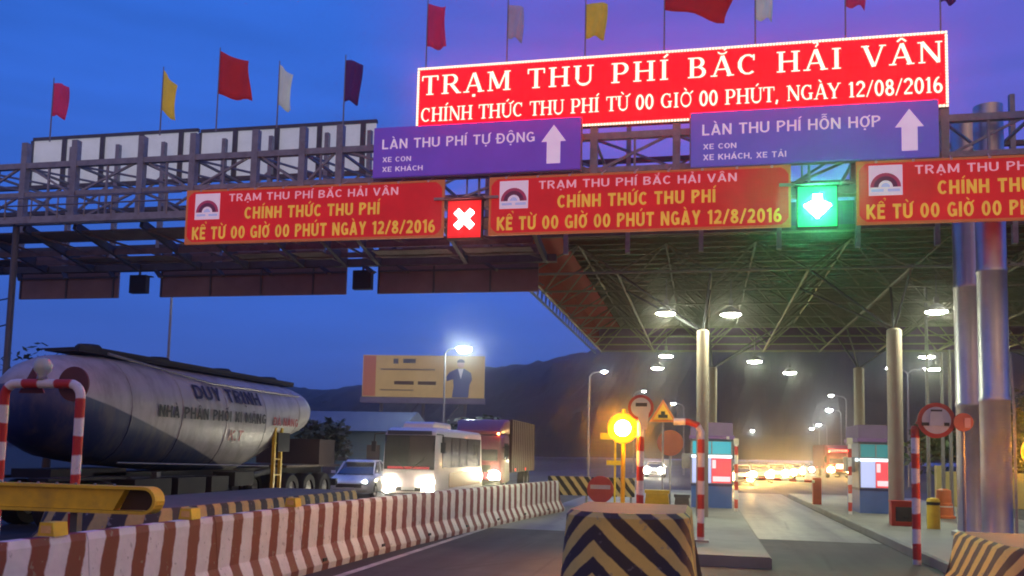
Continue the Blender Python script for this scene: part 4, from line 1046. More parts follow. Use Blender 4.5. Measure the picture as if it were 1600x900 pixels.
# ------------------------------------------------------------------ vehicles
def wheel(parent, x, y, r, w, name='wheel'):
    o = MB().lathe((0, 0, 0), [(r*.55, -w/2), (r*.93, -w/2), (r, -w*.35), (r, w*.35), (r*.93, w/2), (r*.55, w/2)], 20, 'X').build(name, TYRE, parent, smooth=True, loc=(x, y, r))
    MB().lathe((0, 0, 0), [(0, -w*.30), (r*.2, -w*.36), (r*.25, -w*.25), (r*.56, -w*.38), (r*.56, w*.38), (r*.25, w*.25), (r*.2, w*.36), (0, w*.30)], 16, 'X').build('rim', STEEL, o, smooth=True)
    return o
def rsec(y, hw, z0, z1, r=.12, tum=0.0, n=3):
    pts_ = []
    for cx, cz, a0 in ((hw-r, z0+r*.6, -90), (hw-r-tum, z1-r, 0), (-hw+r+tum, z1-r, 90), (-hw+r, z0+r*.6, 180)):
        for k in range(n+1):
            a = R(a0+90*k/n); rz_ = r*.6 if cz < (z0+z1)/2 else r
            pts_.append((cx+r*math.cos(a), y, cz+rz_*math.sin(a)))
    return pts_
def headlight(parent, x, y, z, r, m, name='headlight'):  # oversized radii on several vehicles stand in for headlamp glare
    return MB().lathe((x, y, z), [(r, .05), (r*.95, -.02), (r*.6, -.05), (0, -.06)], 14, 'Y').build(name, m, parent, smooth=True)
HL_W = glow('white headlamp', (1, .92, .68), 110)
HL_B = glow('bright headlamp', (1, .85, .50), 230)
HL_D = glow('dim headlamp', (.9, 1, .92), 35)
TANKP = mat('unused', (.5, .5, .5))
def tank_paint():
    if 'tank paint' in MATS: return MATS['tank paint']
    m = MATS['tank paint'] = bpy.data.materials.new('white and navy tank paint'); m.use_nodes = True
    t = m.node_tree; b_ = t.nodes['Principled BSDF']; n = t.nodes.new; l = t.links.new
    tcn = n('ShaderNodeTexCoord'); s = n('ShaderNodeSeparateXYZ'); l(tcn.outputs['Object'], s.inputs[0])
    # navy below a line falling from the front shoulder to the lowest point
    k = n('ShaderNodeMath'); k.operation = 'MULTIPLY_ADD'; l(s.outputs['Y'], k.inputs[0]); k.inputs[1].default_value = .245; k.inputs[2].default_value = -3.12
    a = n('ShaderNodeMath'); a.operation = 'ADD'; l(k.outputs[0], a.inputs[0]); l(s.outputs['Z'], a.inputs[1])
    mr = n('ShaderNodeMapRange'); mr.inputs[1].default_value = -.02; mr.inputs[2].default_value = .02; l(a.outputs[0], mr.inputs[0])
    mx = n('ShaderNodeMix'); mx.data_type = 'RGBA'; l(mr.outputs[0], mx.inputs[0]); mx.inputs[6].default_value = (.014, .032, .11, 1); mx.inputs[7].default_value = (.43, .41, .40, 1)
    ns = n('ShaderNodeTexNoise'); ns.inputs['Scale'].default_value = 1.3; ns.inputs['Detail'].default_value = 8; ns.inputs['Roughness'].default_value = .7
    mp_ = n('ShaderNodeMapping'); mp_.inputs['Scale'].default_value = (1, 1.6, .5); l(tcn.outputs['Object'], mp_.inputs[0]); l(mp_.outputs[0], ns.inputs['Vector'])
    r2 = n('ShaderNodeMapRange'); r2.inputs[1].default_value = .45; r2.inputs[2].default_value = .72; r2.inputs[4].default_value = .8; l(ns.outputs['Fac'], r2.inputs[0])
    m2 = n('ShaderNodeMix'); m2.data_type = 'RGBA'; l(r2.outputs[0], m2.inputs[0]); l(mx.outputs[2], m2.inputs[6]); m2.inputs[7].default_value = (.16, .14, .12, 1)
    l(m2.outputs[2], b_.inputs['Base Color']); b_.inputs['Roughness'].default_value = .42
    return m
def tanker():
    t = thing('tanker_truck', 'large white and navy bulk tanker truck with dark lettering in the oncoming lane', 'tanker truck', (-14.35, 16.4, 0))
    Lh = 12.5
    prof_ = [(.0, 2.25, 3.22), (.12, 2.0, 3.42), (.45, 1.76, 3.66), (.95, 1.56, 3.84), (1.6, 1.46, 3.92), (2.3, 1.38, 3.96), (4, 1.26, 3.96), (6.0, 1.16, 3.96), (7.6, 1.08, 3.96), (8.4, 1.10, 3.96), (9.6, 1.50, 3.96), (10.8, 1.96, 3.96), (11.7, 2.20, 3.94), (12.15, 2.32, 3.86), (12.35, 2.44, 3.74), (Lh, 2.62, 3.56)]
    n = 28
    def section(y, z0, z1, grow=0.0):
        hwid = 1.22
        if y < 2.0: hwid = .55+.67*math.sqrt(max(0, 1-((2.0-y)/2.0)**2))
        elif y > 11.7: hwid = .80+.42*math.sqrt(max(0, 1-((y-11.7)/.82)**2))
        hwid += grow; z0 -= grow; z1 += grow
        cz = max((z0+z1)/2, z1-1.2-grow); ring = []
        for k in range(n):
            a = 2*math.pi*k/n; sn = math.sin(a); cs = math.cos(a)
            z = cz+(z1-cz)*sn if sn >= 0 else cz+(cz-z0)*sn
            ring.append((hwid*(abs(cs)**.9)*(1 if cs > 0 else -1), y, z))
        return ring
    tk = MB().loft([section(*p) for p in prof_]).build('tank', tank_paint(), t, smooth=True)
    def at_y(y):
        for (ya, za, zb_), (yc, zc, zd) in zip(prof_, prof_[1:]):
            if ya <= y <= yc: q = (y-ya)/(yc-ya); return (y, za+(zc-za)*q, zb_+(zd-zb_)*q)
    for y in (2.3, 4.4, 6.6, 8.9, 11.2):
        b = MB(); r0 = [section(*at_y(y-.035), grow=.003), section(*at_y(y-.03), grow=.014), section(*at_y(y+.03), grow=.014), section(*at_y(y+.035), grow=.003)]
        for p, q in zip(r0, r0[1:]):
            for k in range(n): b.face([p[k], p[(k+1) % n], q[(k+1) % n], q[k]])
        b.build('weld_band', tank_paint(), tk, smooth=True)
    b = MB(); b.tube([(.55, 2.2, 4.0), (.95, 6.0, 3.62), (.98, 11.5, 3.60)], .035, 6); b.build('air_pipe', STEEL, tk)
    MB().bx(-.45, .45, 1.3, 12.2, 3.97, 4.03).bx(.43, .47, 1.3, 12.2, 4.03, 4.12).build('walkway', BLACK, tk)
    for y in (2.2, 5.0, 8.2, 11.2): MB().lathe((0, y, 4.031), [(.3, 0), (.3, .13), (.24, .19), (0, .2)], 14).build('hatch', BLACK, tk)
    MB().tube([(-.5, 1.2, 4.0), (-.5, 3.2, 4.30), (-.5, 4.2, 4.0)], .02, 5).build('hand_rail', BLACK, tk)
    DK = mat('dark tank lettering', (.010, .009, .02), .5); RD = mat('red tank lettering', (.35, .05, .06), .5)
    def side_text(body, y0, z0, w, cap, m_):
        def onto(p):
            z = p[2]; zc_ = 3.96-1.2; q = max(-1, min(1, (z-zc_)/1.2))
            xx = 1.22*(math.sqrt(max(0, 1-q*q))**.9) if z > zc_ else 1.22*(math.sqrt(max(0, 1-((zc_-z)/1.58)**2))**.9)
            return (xx+.035-p[1], p[0], z)
        stroke_text(body, SANSB, y0, z0, w, cap, m_, tk, gap=.12, fmap=onto)
    side_text('DUY TRỊNH', 5.0, 3.13, 3.6, .38, DK)
    side_text('NHÀ PHÂN PHỐI XI MĂNG', 3.3, 2.58, 5.5, .30, DK)
    side_text('ĐÀ NẴNG', 9.3, 2.56, 1.7, .26, RD)
    side_text('K.T', 6.8, 2.05, .75, .30, RD)
    # chassis and running gear
    for x_ in (-.5, .35): MB().bx(x_, x_+.15, 8.4, 14.6, 1.0, 1.22).build('chassis_rail', BLACK, t)
    MB().bx(-.5, .5, .6, 3.2, 1.1, 1.3).build('coupling_plate', BLACK, t); MB().bx(-1.2, 1.2, 14.4, 14.6, .55, .8).build('rear_bumper', BLACK, t)
    MB().bx(-1.22, 1.22, 10.4, 14.7, 1.24, 1.32).bx(-1.2, 1.2, 12.9, 14.25, 1.33, 2.2).build('rear_platform', mat('brown grimy steel', (.07, .045, .035), .7), t)
    for y in (10.8, 12.1, 13.4):
        wheel(t, 1.0, y, .52, .5); wheel(t, -1.0, y, .52, .5)
    for y in (.3, 1.55): wheel(t, 1.0, y, .52, .5); wheel(t, -1.0, y, .52, .5)
    wheel(t, 1.05, -2.6, .52, .32); wheel(t, -1.05, -2.6, .52, .32)
    MB().bx(.35, 1.2, 7.2, 8.3, .75, 1.15).build('tool_box', BLACK, t)
    MB().bx(1.10, 1.2, 9.55, 9.65, .55, 2.5).bx(1.10, 1.2, 10.0, 10.1, .55, 2.5).bx(1.1, 1.2, 9.65, 10.0, 1.0, 1.04).bx(1.1, 1.2, 9.65, 10.0, 1.5, 1.54).bx(1.1, 1.2, 9.65, 10.0, 2.0, 2.04).build('ladder', YELLOW, t)
    MB().bx(1.02, 1.24, 9.7, 10.5, 1.75, 2.35).build('valve_cabinet', BLACK, t)
    MB().tube([(1.1, 2.0, 1.45), (1.1, 9.4, 1.3)], .02, 6).build('side_guard', STEEL, t)
    for y_, w_, m__ in ((2.6, 1.5, 'side_locker'), (4.4, 1.3, 'side_locker'), (6.0, .9, 'side_locker')): MB().bx(.55, 1.18, y_, y_+w_, .42, 1.05).build(m__, BLACK, t)
    MB().bx(-1.1, -.5, 2.4, 7.4, .4, 1.1).build('far_side_lockers', BLACK, t)
    MB().bx(-.55, .5, 2.0, 8.6, .85, 1.2).build('main_beam', BLACK, t)
    for x_ in (-.8, .8): MB().bx(x_-.08, x_+.08, 3.9, 4.06, .12, 1.2).bx(x_-.16, x_+.16, 3.82, 4.14, .06, .119).build('landing_leg', DKSTEEL, t)
    MB().bx(.75, 1.22, -.35, 2.2, 1.08, 1.14).bx(-1.22, -.75, -.35, 2.2, 1.08, 1.14).build('mudguards', BLACK, t)
    MB().tube([(.6, 3.2, 1.0), (.6, 8.4, .95), (.6, 10.4, 1.1)], .09, 8).build('discharge_pipe', DKSTEEL, t)
    cab = MB().loft([rsec(-4.1, 1.15, .6, 2.7, .15, .05), rsec(-4.0, 1.22, .45, 2.95, .2, .08), rsec(-2.2, 1.22, .5, 3.1, .2, .08), rsec(-2.0, 1.2, .9, 2.9, .2, .08)]).build('cab', mat('cab blue', (.04, .09, .25), .35), t, smooth=True)
    MB().bx(-1.0, 1.0, -4.13, -4.095, 1.75, 2.6).bx(1.225, 1.235, -3.5, -2.6, 1.75, 2.5).build('windscreen', GLASS, cab)
    return t
tanker()

def car(loc, rz, paint, label, hl, tail=False, group=None, hlr=.10):
    t = thing('car', label, 'car', loc, rz, group)
    MB().loft([rsec(0, .70, .36, .60, .1), rsec(.12, .80, .25, .70, .12), rsec(.5, .85, .2, .80, .12), rsec(1.15, .87, .2, .92, .12), rsec(3.3, .87, .2, .95, .12), rsec(3.95, .84, .25, .98, .12), rsec(4.15, .76, .35, .88, .1)]).build('body', paint, t, smooth=True)
    MB().loft([rsec(.95, .72, .88, .93, .03), rsec(1.75, .68, .88, 1.38, .1, .06), rsec(2.9, .68, .88, 1.42, .1, .06), rsec(3.85, .70, .9, 1.0, .04)]).build('greenhouse', GLASS, t, smooth=True)
    MB().loft([rsec(1.62, .58, 1.36, 1.41, .04), rsec(1.95, .60, 1.38, 1.46, .04), rsec(2.9, .60, 1.40, 1.47, .04), rsec(3.2, .57, 1.33, 1.41, .04)]).bar((.72, 1.0, .92), (.62, 1.66, 1.37), .05).bar((-.72, 1.0, .92), (-.62, 1.66, 1.37), .05).bar((.72, 2.35, .92), (.635, 2.35, 1.39), .05).bar((-.72, 2.35, .92), (-.635, 2.35, 1.39), .05).bar((.7, 3.7, .98), (.6, 3.15, 1.36), .06).bar((-.7, 3.7, .98), (-.6, 3.15, 1.36), .06).build('roof', paint, t)
    MB().bx(-.5, .5, -.02, .04, .42, .56).build('grille', BLACK, t); MB().bx(-.22, .22, -.03, -.022, .34, .43).build('number_plate', WHITE, t)
    for s_ in (-1, 1):
        headlight(t, s_*.60, .06-.05*(hlr > .15), .62, hlr, hl)
        MB().bx(s_*.62-.08, s_*.62+.08, 4.12, 4.17, .65, .8).build('tail_lamp', glow('red tail lamp', (1, .02, .02), 3), t)
        MB().box((s_*.95, 1.25, .98), (.16, .08, .11)).build('mirror', paint, t)
        for y in (.78, 3.3): wheel(t, s_*.78, y, .30, .19)
    return t
WHITECAR = mat('white car paint', (.80, .80, .82), .25, 0, .06, 2, coat=.5)
SILVER = mat('silver car paint', (.35, .35, .36), .25, .4, .06, 2, coat=.5)
car((-13.2, 32.2, 0), R(8), WHITECAR, 'white car with lit headlamps between the tanker and the pale bus', HL_D)

def bus(loc, rz, w, h, ln, paint, label, hl, side_m, name='bus', glow_dash=True, hlr=.13):
    t = thing(name, label, 'bus', loc, rz)
    hw = w/2
    MB().loft([rsec(0, hw-.12, .38, h-.35, .12, .10), rsec(.10, hw-.03, .32, h-.15, .15, .10), rsec(.45, hw, .3, h-.02, .18, .10), rsec(ln*.5, hw, .3, h, .18, .10), rsec(ln-.1, hw, .3, h-.02, .18, .1), rsec(ln, hw-.05, .4, h-.15, .15, .1)]).build('body', paint, t, smooth=True)
    zb, zt = .44*h+.02, h-.30
    # wraparound windscreen
    fr = [(-hw+.14, .0), (-hw+.2, -.045), (0, -.09), (hw-.2, -.045), (hw-.14, .0)]
    b = MB()
    for (xa, ya), (xc, yc) in zip(fr, fr[1:]):
        b.face([(xa, ya-.0, zb), (xc, yc, zb), (xc, yc+.05, zt), (xa, ya+.05, zt)])
    b.face([(x_, y_+.05, zt) for x_, y_ in fr]); b.face([(x_, y_, zb) for x_, y_ in fr])
    b.build('windscreen', GLASS, t)
    if glow_dash:
        MB().bx(-hw+.3, hw-.3, -.10, -.088, zb+.02, zb+.10).build('dash_lights', glow('red dash glow', (1, .06, .08), .35), t)
    for s_ in (-1, 1):
        b = MB(); y = .7
        x = s_*(hw-.045)
        k = 0
        while y < ln-1:
            b.box((x, y+.62, (zb+zt)/2+.02), (.06, 1.18, zt-zb-.08)); y += 1.28; k += 1
        b.build('side_windows', GLASS, t)
        MB().bx(s_*hw-.004 if s_ > 0 else -hw-.008, s_*hw+.008 if s_ > 0 else -hw+.004, 1.6, ln-.6, .55, zb-.12).build('side_panel', side_m, t)
        headlight(t, s_*(hw-.30), -.02, .78, hlr, hl); headlight(t, s_*(hw-.52), -.03, .75, hlr*.8, hl)
        headlight(t, s_*(hw-.26), -.01, .52, hlr*.75, hl, 'fog_lamp')
        MB().tube([(s_*(hw-.1), .1, zt+.05), (s_*(hw+.18), -.12, zt+.02), (s_*(hw+.2), -.14, zt-.25)], .025, 6).box((s_*(hw+.2), -.14, zt-.42), (.16, .1, .36)).build('mirror', BLACK, t)
        for y in (1.5, ln-2.0): wheel(t, s_*(hw-.17), y, .43, .28)
        MB().bx(s_*(hw-.2)-.1, s_*(hw-.2)+.1, ln, ln+.03, .9, 1.2).build('tail_lamp', glow('red tail lamp', (1, .02, .02), 3), t)
    for s_ in (-1, 1): MB().bar((s_*.12, -.10, zb+.03), (s_*(hw-.45), -.085, zb+.42), .025).build('wiper', BLACK, t)
    MB().bx(-hw+.25, hw-.25, -.055, -.02, zt+.02, zt+.16).build('header_board', mat('dark header board', (.05, .05, .07), .4), t)
    MB().bx(-.45, .45, -.05, .03, .46, .60).bx(-hw+.25, hw-.25, .0, .05, .34, .40).build('grille', BLACK, t)
    MB().bx(-.24, .24, -.06, -.052, .50, .60).build('number_plate', WHITE, t)
    MB().loft([rsec(1.0, .55, h-.01, h+.14, .05), rsec(1.3, .6, h-.01, h+.22, .06), rsec(3.4, .6, h-.01, h+.22, .06), rsec(3.7, .55, h-.01, h+.14, .05)]).build('air_conditioner', paint, t, smooth=True)
    return t
bus((-10.15, 30.2, 0), R(2), 2.12, 2.72, 7.6, mat('pale pink white bus paint', (.82, .70, .70), .3, 0, .08, 1.5, coat=.4), 'pale white bus with bright headlamps behind the striped barrier', HL_W, mat('maroon side panel', (.20, .05, .05), .4), hlr=.18)
def box_truck(loc, label, paint, box_m, hl, hlr, lit=None):
    t = thing('box_truck', label, 'truck', loc, R(2))
    MB().loft([rsec(0, 1.10, .55, 2.35, .12, .03), rsec(.10, 1.20, .45, 2.62, .16, .06), rsec(.9, 1.22, .45, 2.75, .16, .06), rsec(1.9, 1.22, .5, 2.75, .16, .06)]).build('cab', paint, t, smooth=True)
    MB().loft([rsec(.35, 1.0, 2.7, 2.85, .05), rsec(1.0, 1.15, 2.7, 3.35, .1), rsec(1.9, 1.18, 2.7, 3.42, .1)]).build('roof_fairing', paint, t, smooth=True)
    MB().bx(-1.25, 1.25, 2.05, 9.2, .95, 3.45).build('cargo_box', box_m, t)
    for s_ in (-1, 1):
        b = MB()
        for k in range(13): b.bx(s_*1.252, s_*1.285, 2.1+k*.58, 2.18+k*.58, .97, 3.43)
        b.build('ribbed_side', box_m, t)
    MB().loft([[(-1.0, -.035, 1.5), (1.0, -.035, 1.5), (.98, .02, 2.3), (-.98, .02, 2.3)], [(-1.0, .05, 1.5), (1.0, .05, 1.5), (.98, .09, 2.3), (-.98, .09, 2.3)]]).build('windscreen', GLASS, t)
    MB().bx(-.7, .7, -.04, .03, .95, 1.3).bx(-1.15, 1.15, -.10, .05, .42, .66).build('grille', BLACK, t)
    for s_ in (-1, 1):
        headlight(t, s_*.86, -.05, .80, hlr, hl); headlight(t, s_*1.0, -.0, 2.72, .05, glow('orange marker', (1, .3, .1), 40), 'marker_lamp')
        MB().box((s_*1.38, .1, 1.95), (.2, .1, .5)).bar((s_*1.2, .1, 2.1), (s_*1.35, .1, 2.1), .04).build('mirror', BLACK, t)
        MB().bx(s_*1.222, s_*1.235, .35, 1.3, 1.55, 2.3).build('door_window', GLASS, t)
        for y in (1.2, 6.6, 7.8): wheel(t, s_*1.0, y, .48, .3)
        MB().bx(s_*1.287, s_*1.30, 3.0, 3.12, 1.0, 1.12).bx(s_*1.287, s_*1.30, 6.0, 6.12, 1.0, 1.12).build('side_marker', glow('red tail lamp', (1, .02, .02), 3), t)
    if lit:
        MB().bx(-.35, .35, -.07, -.041, 1.0, 1.45).build('lit_plate', glow('red truck glow', (1, .25, .2), 14), t)
        MB().bx(-1.0, 1.0, .30, .345, 2.72, 2.95).build('lit_header', glow('red header glow', (1, .03, .03), 9), t)
    return t
MAROON = mat('maroon truck paint', (.22, .02, .045), .3, 0, .1, 1.5, coat=.4, dirt=((.08, .05, .04), .5))
box_truck((-10.1, 39.5, 0), 'dark maroon box truck with a glaring headlamp half hidden behind the pale bus', MAROON, mat('dark maroon box sheet', (.055, .012, .015), .5, 0, .2, 1.2, dirt=((.06, .04, .035), .6)), HL_B, .26)
# far traffic on the road beyond
HL_Y = glow('yellow glaring headlamp', (1, .60, .17), 230)
far = [((2.4, 62, 0), WHITECAR, 'far oncoming car with glaring headlights, nearest of the bright row past the booths', HL_Y), ((4.2, 70, 0), SILVER, 'far oncoming car with glaring headlights, second from the left in the bright row', HL_Y), ((6.1, 79, 0), WHITECAR, 'far oncoming car with glaring headlights, third from the left in the bright row', HL_Y), ((7.6, 88, 0), SILVER, 'far oncoming car with glaring headlights, fourth from the left in the bright row', HL_Y), ((9.3, 97, 0), WHITECAR, 'far oncoming car with lit headlights at the right of the bright row', HL_Y), ((12.6, 118, 0), SILVER, 'small distant car with lit headlights left of the red truck', HL_W), ((-4.2, 78, 0), WHITECAR, 'far car with lit headlights seen between the red paddle and the yellow box', HL_W)]
for loc, p_, lab, hl in far: car(loc, 0, p_, lab, hl, group='far cars with lit headlights', hlr=.30)
box_truck((13.7, 98, 0), 'far red truck with glowing marker lamps and bright headlamps left of the dimmer booth', mat('red truck paint', (.4, .03, .03), .4), mat('truck cargo box', (.3, .1, .1), .5), HL_Y, .36, True)

# ------------------------------------------------------------------ street lamps
SLG = glow('street lamp glass', (.92, 1, .95), 150)
def street_lamp(x, y, h, arm, label, strength=None, head=1.0):
    t = thing('street_lamp', label, 'street lamp', (x, y, 0), 0, 'street lamps along the road')
    MB().tube([(0, 0, 0), (0, 0, .8), (0, 0, h-.2), (arm*.25, 0, h+.1), (arm, 0, h+.25)], [.11, .1, .06, .05, .045], 8).build('pole', STEEL, t, smooth=True)
    s_ = 1 if arm >= 0 else -1
    MB().loft([[(arm-.25*s_, -.1, h+.21), (arm-.25*s_, .1, h+.21), (arm-.25*s_, .1, h+.32), (arm-.25*s_, -.1, h+.32)], [(arm+.1*s_, -.17, h+.2), (arm+.1*s_, .17, h+.2), (arm+.1*s_, .12, h+.36), (arm+.1*s_, -.12, h+.36)], [(arm+.5*s_, -.1, h+.2), (arm+.5*s_, .1, h+.2), (arm+.5*s_, .08, h+.28), (arm+.5*s_, -.08, h+.28)]]).build('head', STEEL, t)
    MB().lathe((arm+.15*s_, 0, h+.2), [(.2*head, 0), (.19*head, -.06*head), (.1*head, -.12*head), (0, -.14*head)], 14).build('glass', strength or SLG, t, smooth=True)  # head enlarges the glass to imitate bloom round the lamp
    return t
street_lamp(-19.55, 66, 9.6, 1.35, 'lit street lamp above the yellow billboard', glow('lamp glass with bloom', (.85, 1, .95), 170), 3.0)
street_lamp(-8.85, 70, 8.2, 1.0, 'lit street lamp against the dark hill left of the amber light', None, 1.1)
street_lamp(-28.9, 44, 11.5, 1.5, 'slim pale lamp pole rising behind the tanker')
street_lamp(14.7, 100, 8.5, -1.4, 'lit street lamp above the red truck, nearest of the right row', None, 1.1)
street_lamp(18.3, 129, 8.5, -1.4, 'lit street lamp, second of the right row', None, 2.2)
street_lamp(23.8, 187, 8.6, -1.4, 'lit street lamp, third of the right row', None, 2.2)
street_lamp(24.5, 205, 8.4, -1.4, 'lit street lamp, fourth of the right row', None, 2.2)
street_lamp(11.0, 242, 8.8, 1.2, 'tiny far street lamp, leftmost of the faint row over the headlights', None, 2.2)
street_lamp(15.5, 268, 8.8, 1.2, 'tiny far street lamp, second of the faint row over the headlights', None, 2.2)
street_lamp(24.3, 310, 8.4, 1.2, 'tiny far street lamp, third of the faint row over the headlights', None, 2.2)
street_lamp(33, 350, 8.2, 1.2, 'tiny far street lamp, fourth of the faint row over the headlights', None, 2.2)
street_lamp(-7.4, 97, 8.6, .9, 'lit street lamp peeping over the round sign by the amber light')
street_lamp(-2.0, 92, 7.0, -.9, 'lit street lamp right of the yellow triangle sign')
t = street_lamp(15.0, 72, 8.7, 1.2, 'double lit street lamp behind the wide column')
MB().tube([(0, 0, 8.5), (-.3, 0, 8.8), (-1.2, 0, 8.95)], .045, 8).build('second_arm', STEEL, t)
MB().lathe((-1.35, 0, 8.9), [(.2, 0), (.19, -.06), (.1, -.12), (0, -.14)], 14).build('second_glass', SLG, t)
# thin signal poles at the right
for x, h, lab in ((7.72, 9.7, 'tallest thin pale pole left of the steel pillars'), (8.2, 5.7, 'thin short pale pole, middle of the three by the pillars'), (8.46, 5.8, 'thin short pale pole, nearest the steel pillars')):
    t = thing('thin_pole', lab, 'pole', (x, 34, 0), 0, 'thin pale poles at the right'); MB().tube([(0, 0, 0), (0, 0, h)], [.07, .05], 8).build('shaft', STEEL, t, smooth=True)
    MB().bx(-.12, .12, -.12, .12, 0, .03).build('foot_plate', STEEL, t); MB().lathe((0, 0, h), [(.055, 0), (.04, .06), (0, .08)], 8).build('cap', STEEL, t)

# ------------------------------------------------------------------ billboard
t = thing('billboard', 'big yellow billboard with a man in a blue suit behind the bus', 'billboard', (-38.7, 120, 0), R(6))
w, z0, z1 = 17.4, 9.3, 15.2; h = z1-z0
MB().bx(-w/2, w/2, 0, .5, z0, z1).build('panel', mat('yellow billboard print', (.50, .38, .16), .6, 0, .15, .3, emit=(.5, .36, .12), es=.34), t)  # print colours also emit faintly
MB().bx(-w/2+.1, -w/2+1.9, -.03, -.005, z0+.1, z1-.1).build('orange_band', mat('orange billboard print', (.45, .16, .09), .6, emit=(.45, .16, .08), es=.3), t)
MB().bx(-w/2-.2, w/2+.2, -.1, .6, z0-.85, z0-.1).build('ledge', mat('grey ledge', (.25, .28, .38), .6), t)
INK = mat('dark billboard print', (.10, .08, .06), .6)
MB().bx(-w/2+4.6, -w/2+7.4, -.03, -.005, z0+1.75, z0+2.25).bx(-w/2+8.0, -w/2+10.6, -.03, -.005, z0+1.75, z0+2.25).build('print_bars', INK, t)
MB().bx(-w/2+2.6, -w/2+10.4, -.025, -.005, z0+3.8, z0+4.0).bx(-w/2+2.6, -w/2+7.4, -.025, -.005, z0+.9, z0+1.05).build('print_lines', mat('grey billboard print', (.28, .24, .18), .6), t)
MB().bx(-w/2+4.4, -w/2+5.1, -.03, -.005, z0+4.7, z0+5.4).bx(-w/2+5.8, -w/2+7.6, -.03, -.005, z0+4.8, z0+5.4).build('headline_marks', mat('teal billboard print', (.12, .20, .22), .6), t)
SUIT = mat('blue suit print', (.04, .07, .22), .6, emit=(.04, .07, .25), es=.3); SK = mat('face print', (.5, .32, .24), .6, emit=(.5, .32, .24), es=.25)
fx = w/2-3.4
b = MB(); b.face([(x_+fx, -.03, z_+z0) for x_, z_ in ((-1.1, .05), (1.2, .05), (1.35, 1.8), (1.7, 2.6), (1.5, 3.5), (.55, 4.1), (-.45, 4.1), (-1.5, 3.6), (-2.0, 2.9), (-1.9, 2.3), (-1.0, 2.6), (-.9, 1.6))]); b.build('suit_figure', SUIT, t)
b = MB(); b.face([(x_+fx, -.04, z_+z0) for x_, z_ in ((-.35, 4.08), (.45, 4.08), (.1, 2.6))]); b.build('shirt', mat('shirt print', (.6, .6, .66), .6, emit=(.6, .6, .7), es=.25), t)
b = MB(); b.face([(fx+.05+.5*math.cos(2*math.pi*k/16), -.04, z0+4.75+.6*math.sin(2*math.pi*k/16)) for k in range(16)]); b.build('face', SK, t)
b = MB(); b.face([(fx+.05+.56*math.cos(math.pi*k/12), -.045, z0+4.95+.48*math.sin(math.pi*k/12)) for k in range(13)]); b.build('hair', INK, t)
b = MB()
for x in (-6, 0, 6): b.bar((x, .8, 0), (x, .8, z1-.5), .4)
for x in (-6, 0): b.bar((x, .8, 2), (x+6, .8, z0), .15)
b.build('support_frame', DKSTEEL, t)

# ------------------------------------------------------------------ buildings behind
t = thing('roadside_building', 'low building with a teal wall and grey roof behind the tanker', 'building', (-27, 62, 0))
MB().bx(-7, 5.0, 0, 8, 0, 3.2).build('wall', mat('teal wall paint', (.10, .22, .23), .7, 0, .2, .8), t)
MB().prismx([(-.6, 3.2), (8.5, 3.2), (4, 4.8)], -7.4, 5.4).build('roof', mat('grey roof sheet', (.13, .15, .20), .6, 0, .2, 1), t)
for x in (-5, -2, 1, 3.4): f_ = MB().bx(x-.5, x+.5, -.04, -.005, 1.0, 2.2).build('window', GLASS, t)
MB().bx(-.5, .5, -.04, -.005, 0, .95).build('door', DKSTEEL, t)
t = thing('yard_wall', 'yellowish concrete wall lit at the right beyond the thin poles', 'wall', (13.2, 42, 0))
MB().bx(-3.2, 8, 0, .3, 0, 1.5).build('wall', mat('ochre wall', (.42, .33, .14), .8, 0, .2, 1), t)
b = MB()
for k in range(9): b.bx(-3.2+k*1.3-.15, -3.2+k*1.3+.15, -.06, .36, 0, 1.75)
b.build('pier', mat('ochre wall', (.42, .33, .14), .8), t)
t = thing('traffic_drum', 'orange plastic traffic drum in front of the ochre wall', 'traffic drum', (8.0, 33.2, .0)); MB().lathe((0, 0, 0), [(.36, 0), (.36, .08), (.30, .1), (.28, .5), (.25, .52), (.23, .95), (.1, 1.0), (0, 1.0)], 18).build('body', mat('orange plastic', (.65, .16, .05), .5), t, smooth=True); MB().lathe((0, 0, 0), [(.288, .3), (.285, .42)], 18).build('band', WHITE, t)
t = thing('bollard', 'stubby yellow bollard left of the steel pillars', 'bollard', (5.75, 24.9, .2)); MB().lathe((0, 0, 0), [(.16, 0), (.16, .72), (.13, .77), (0, .79)], 14).build('body', YELLOW, t, smooth=True); MB().lathe((0, 0, .6), [(.163, 0), (.163, .08)], 14).build('band', BLACK, t)

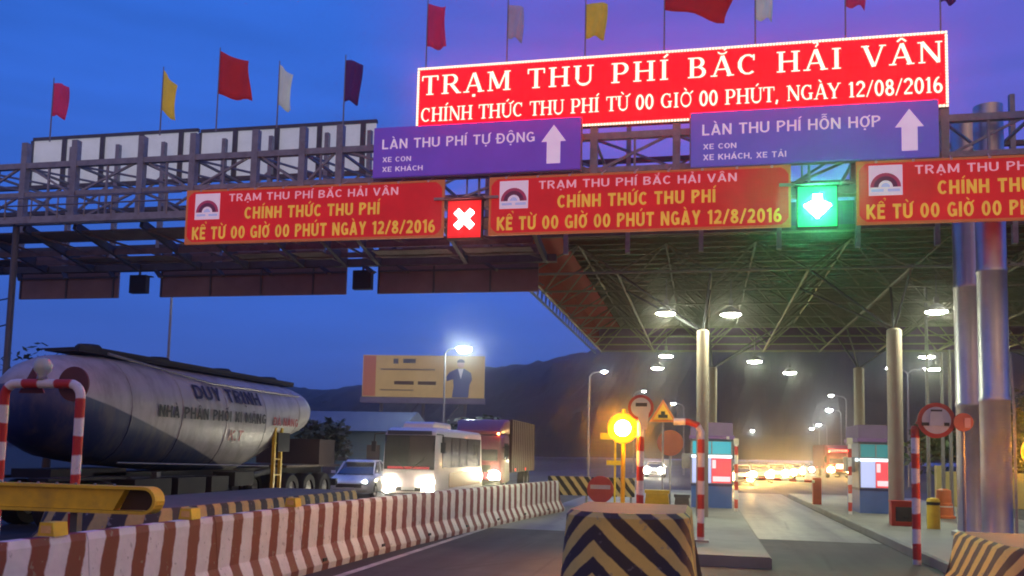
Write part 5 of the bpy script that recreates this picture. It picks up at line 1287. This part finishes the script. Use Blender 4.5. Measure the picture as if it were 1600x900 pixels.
# ------------------------------------------------------------------ trees
def tree(x, y, h, rad, label, n=2600, leaf=.22, seed=1):
    rr = random.Random(seed)
    t = thing('tree', label, 'tree', (x, y, 0), 0, 'trees beside the road')
    b = MB(); b.tube([(0, 0, 0), (.05, 0, h*.3), (.1, .05, h*.55)], [h*.03, h*.022, h*.012], 8)
    cl = []
    for k in range(16):
        a = rr.random()*6.28; rd = rad*(.3+.6*rr.random()); zc_ = h*(.42+.5*rr.random()); rd *= 1-.5*abs(zc_/h-.6)
        c = Vector((rd*math.cos(a), rd*math.sin(a), zc_)); cl.append((c, rad*(.25+.25*rr.random())))
        b.tube([(.05, 0, h*.3+.1*k*.2), c*.6+Vector((0, 0, zc_*.35)), c], [h*.012, h*.008, h*.003], 5)
    b.build('trunk', BARK, t)
    b = MB()
    for k in range(n):
        c, r0 = rr.choice(cl)
        d = Vector((rr.gauss(0, 1), rr.gauss(0, 1), rr.gauss(0, .8))).normalized()*r0*(rr.random()**.4)
        p = c+d; a = Vector((rr.uniform(-1, 1), rr.uniform(-1, 1), rr.uniform(-.6, .6))).normalized(); q = a.cross(Vector((rr.uniform(-1, 1), rr.uniform(-1, 1), 1))).normalized()
        s_ = leaf*(.6+.8*rr.random())
        b.face([p-a*s_, p+q*s_*.45, p+a*s_, p-q*s_*.45])
    b.flat = True
    b.build('crown', LEAF, t)
tree(12.5, 46, 4.2, 2.6, 'dark green bushy tree behind the ochre wall', seed=2, n=2400)
tree(16.5, 49, 5.5, 3.0, 'taller dark tree at the right behind the ochre wall', seed=3, n=2000)
tree(-20.6, 46, 3.3, 1.7, 'bushy tree between the tanker and the pale bus', seed=4, n=1500)
tree(-15.5, 62, 3.9, 2.6, 'dark tree behind the pale bus roof', seed=5, n=2200, leaf=.3)
tree(-21.0, 25.5, 5.3, 1.5, 'thin twiggy tree top at the left edge behind the tanker', seed=6, n=260, leaf=.16)
for k, (a, c, lab) in enumerate((((-34, 27, 6.4), (-18.1, 20.3, 5.7), 'upper'), ((-34, 29, 5.6), (-18.1, 20.3, 5.0), 'lower'))):
    b = MB(); a = Vector(a); c = Vector(c); b.tube([a.lerp(c, q/10)-Vector((0, 0, 1.2*q/10*(1-q/10))) for q in range(11)], .02, 5)
    tag(b.build('overhead_cable', BLACK), 'sagging black overhead cable tied to the dark gantry pole, ' + lab + ' one', 'cable')

# ------------------------------------------------------------------ haze added for lamp bloom
HAZE, HAZE_G = 0.0016, 0.972  # added scattering volume imitates lens bloom round lamps and signs
b = MB(); b.bx(-405, 405, -90, 470, -1, 72)
hz_ = b.build('haze', bpy.data.materials.new('bloom haze'))
hm = hz_.data.materials[0]; hm.use_nodes = True
t_ = hm.node_tree; t_.nodes.clear()
o_ = t_.nodes.new('ShaderNodeOutputMaterial'); pv = t_.nodes.new('ShaderNodeVolumePrincipled')
pv.inputs['Color'].default_value = (.97, .96, .97, 1); pv.inputs['Density'].default_value = HAZE; pv.inputs['Anisotropy'].default_value = HAZE_G
t_.links.new(pv.outputs[0], o_.inputs['Volume'])
hz_['kind'] = 'stuff'
for m_ in list(bpy.data.materials):
    if m_.users == 0: bpy.data.materials.remove(m_)
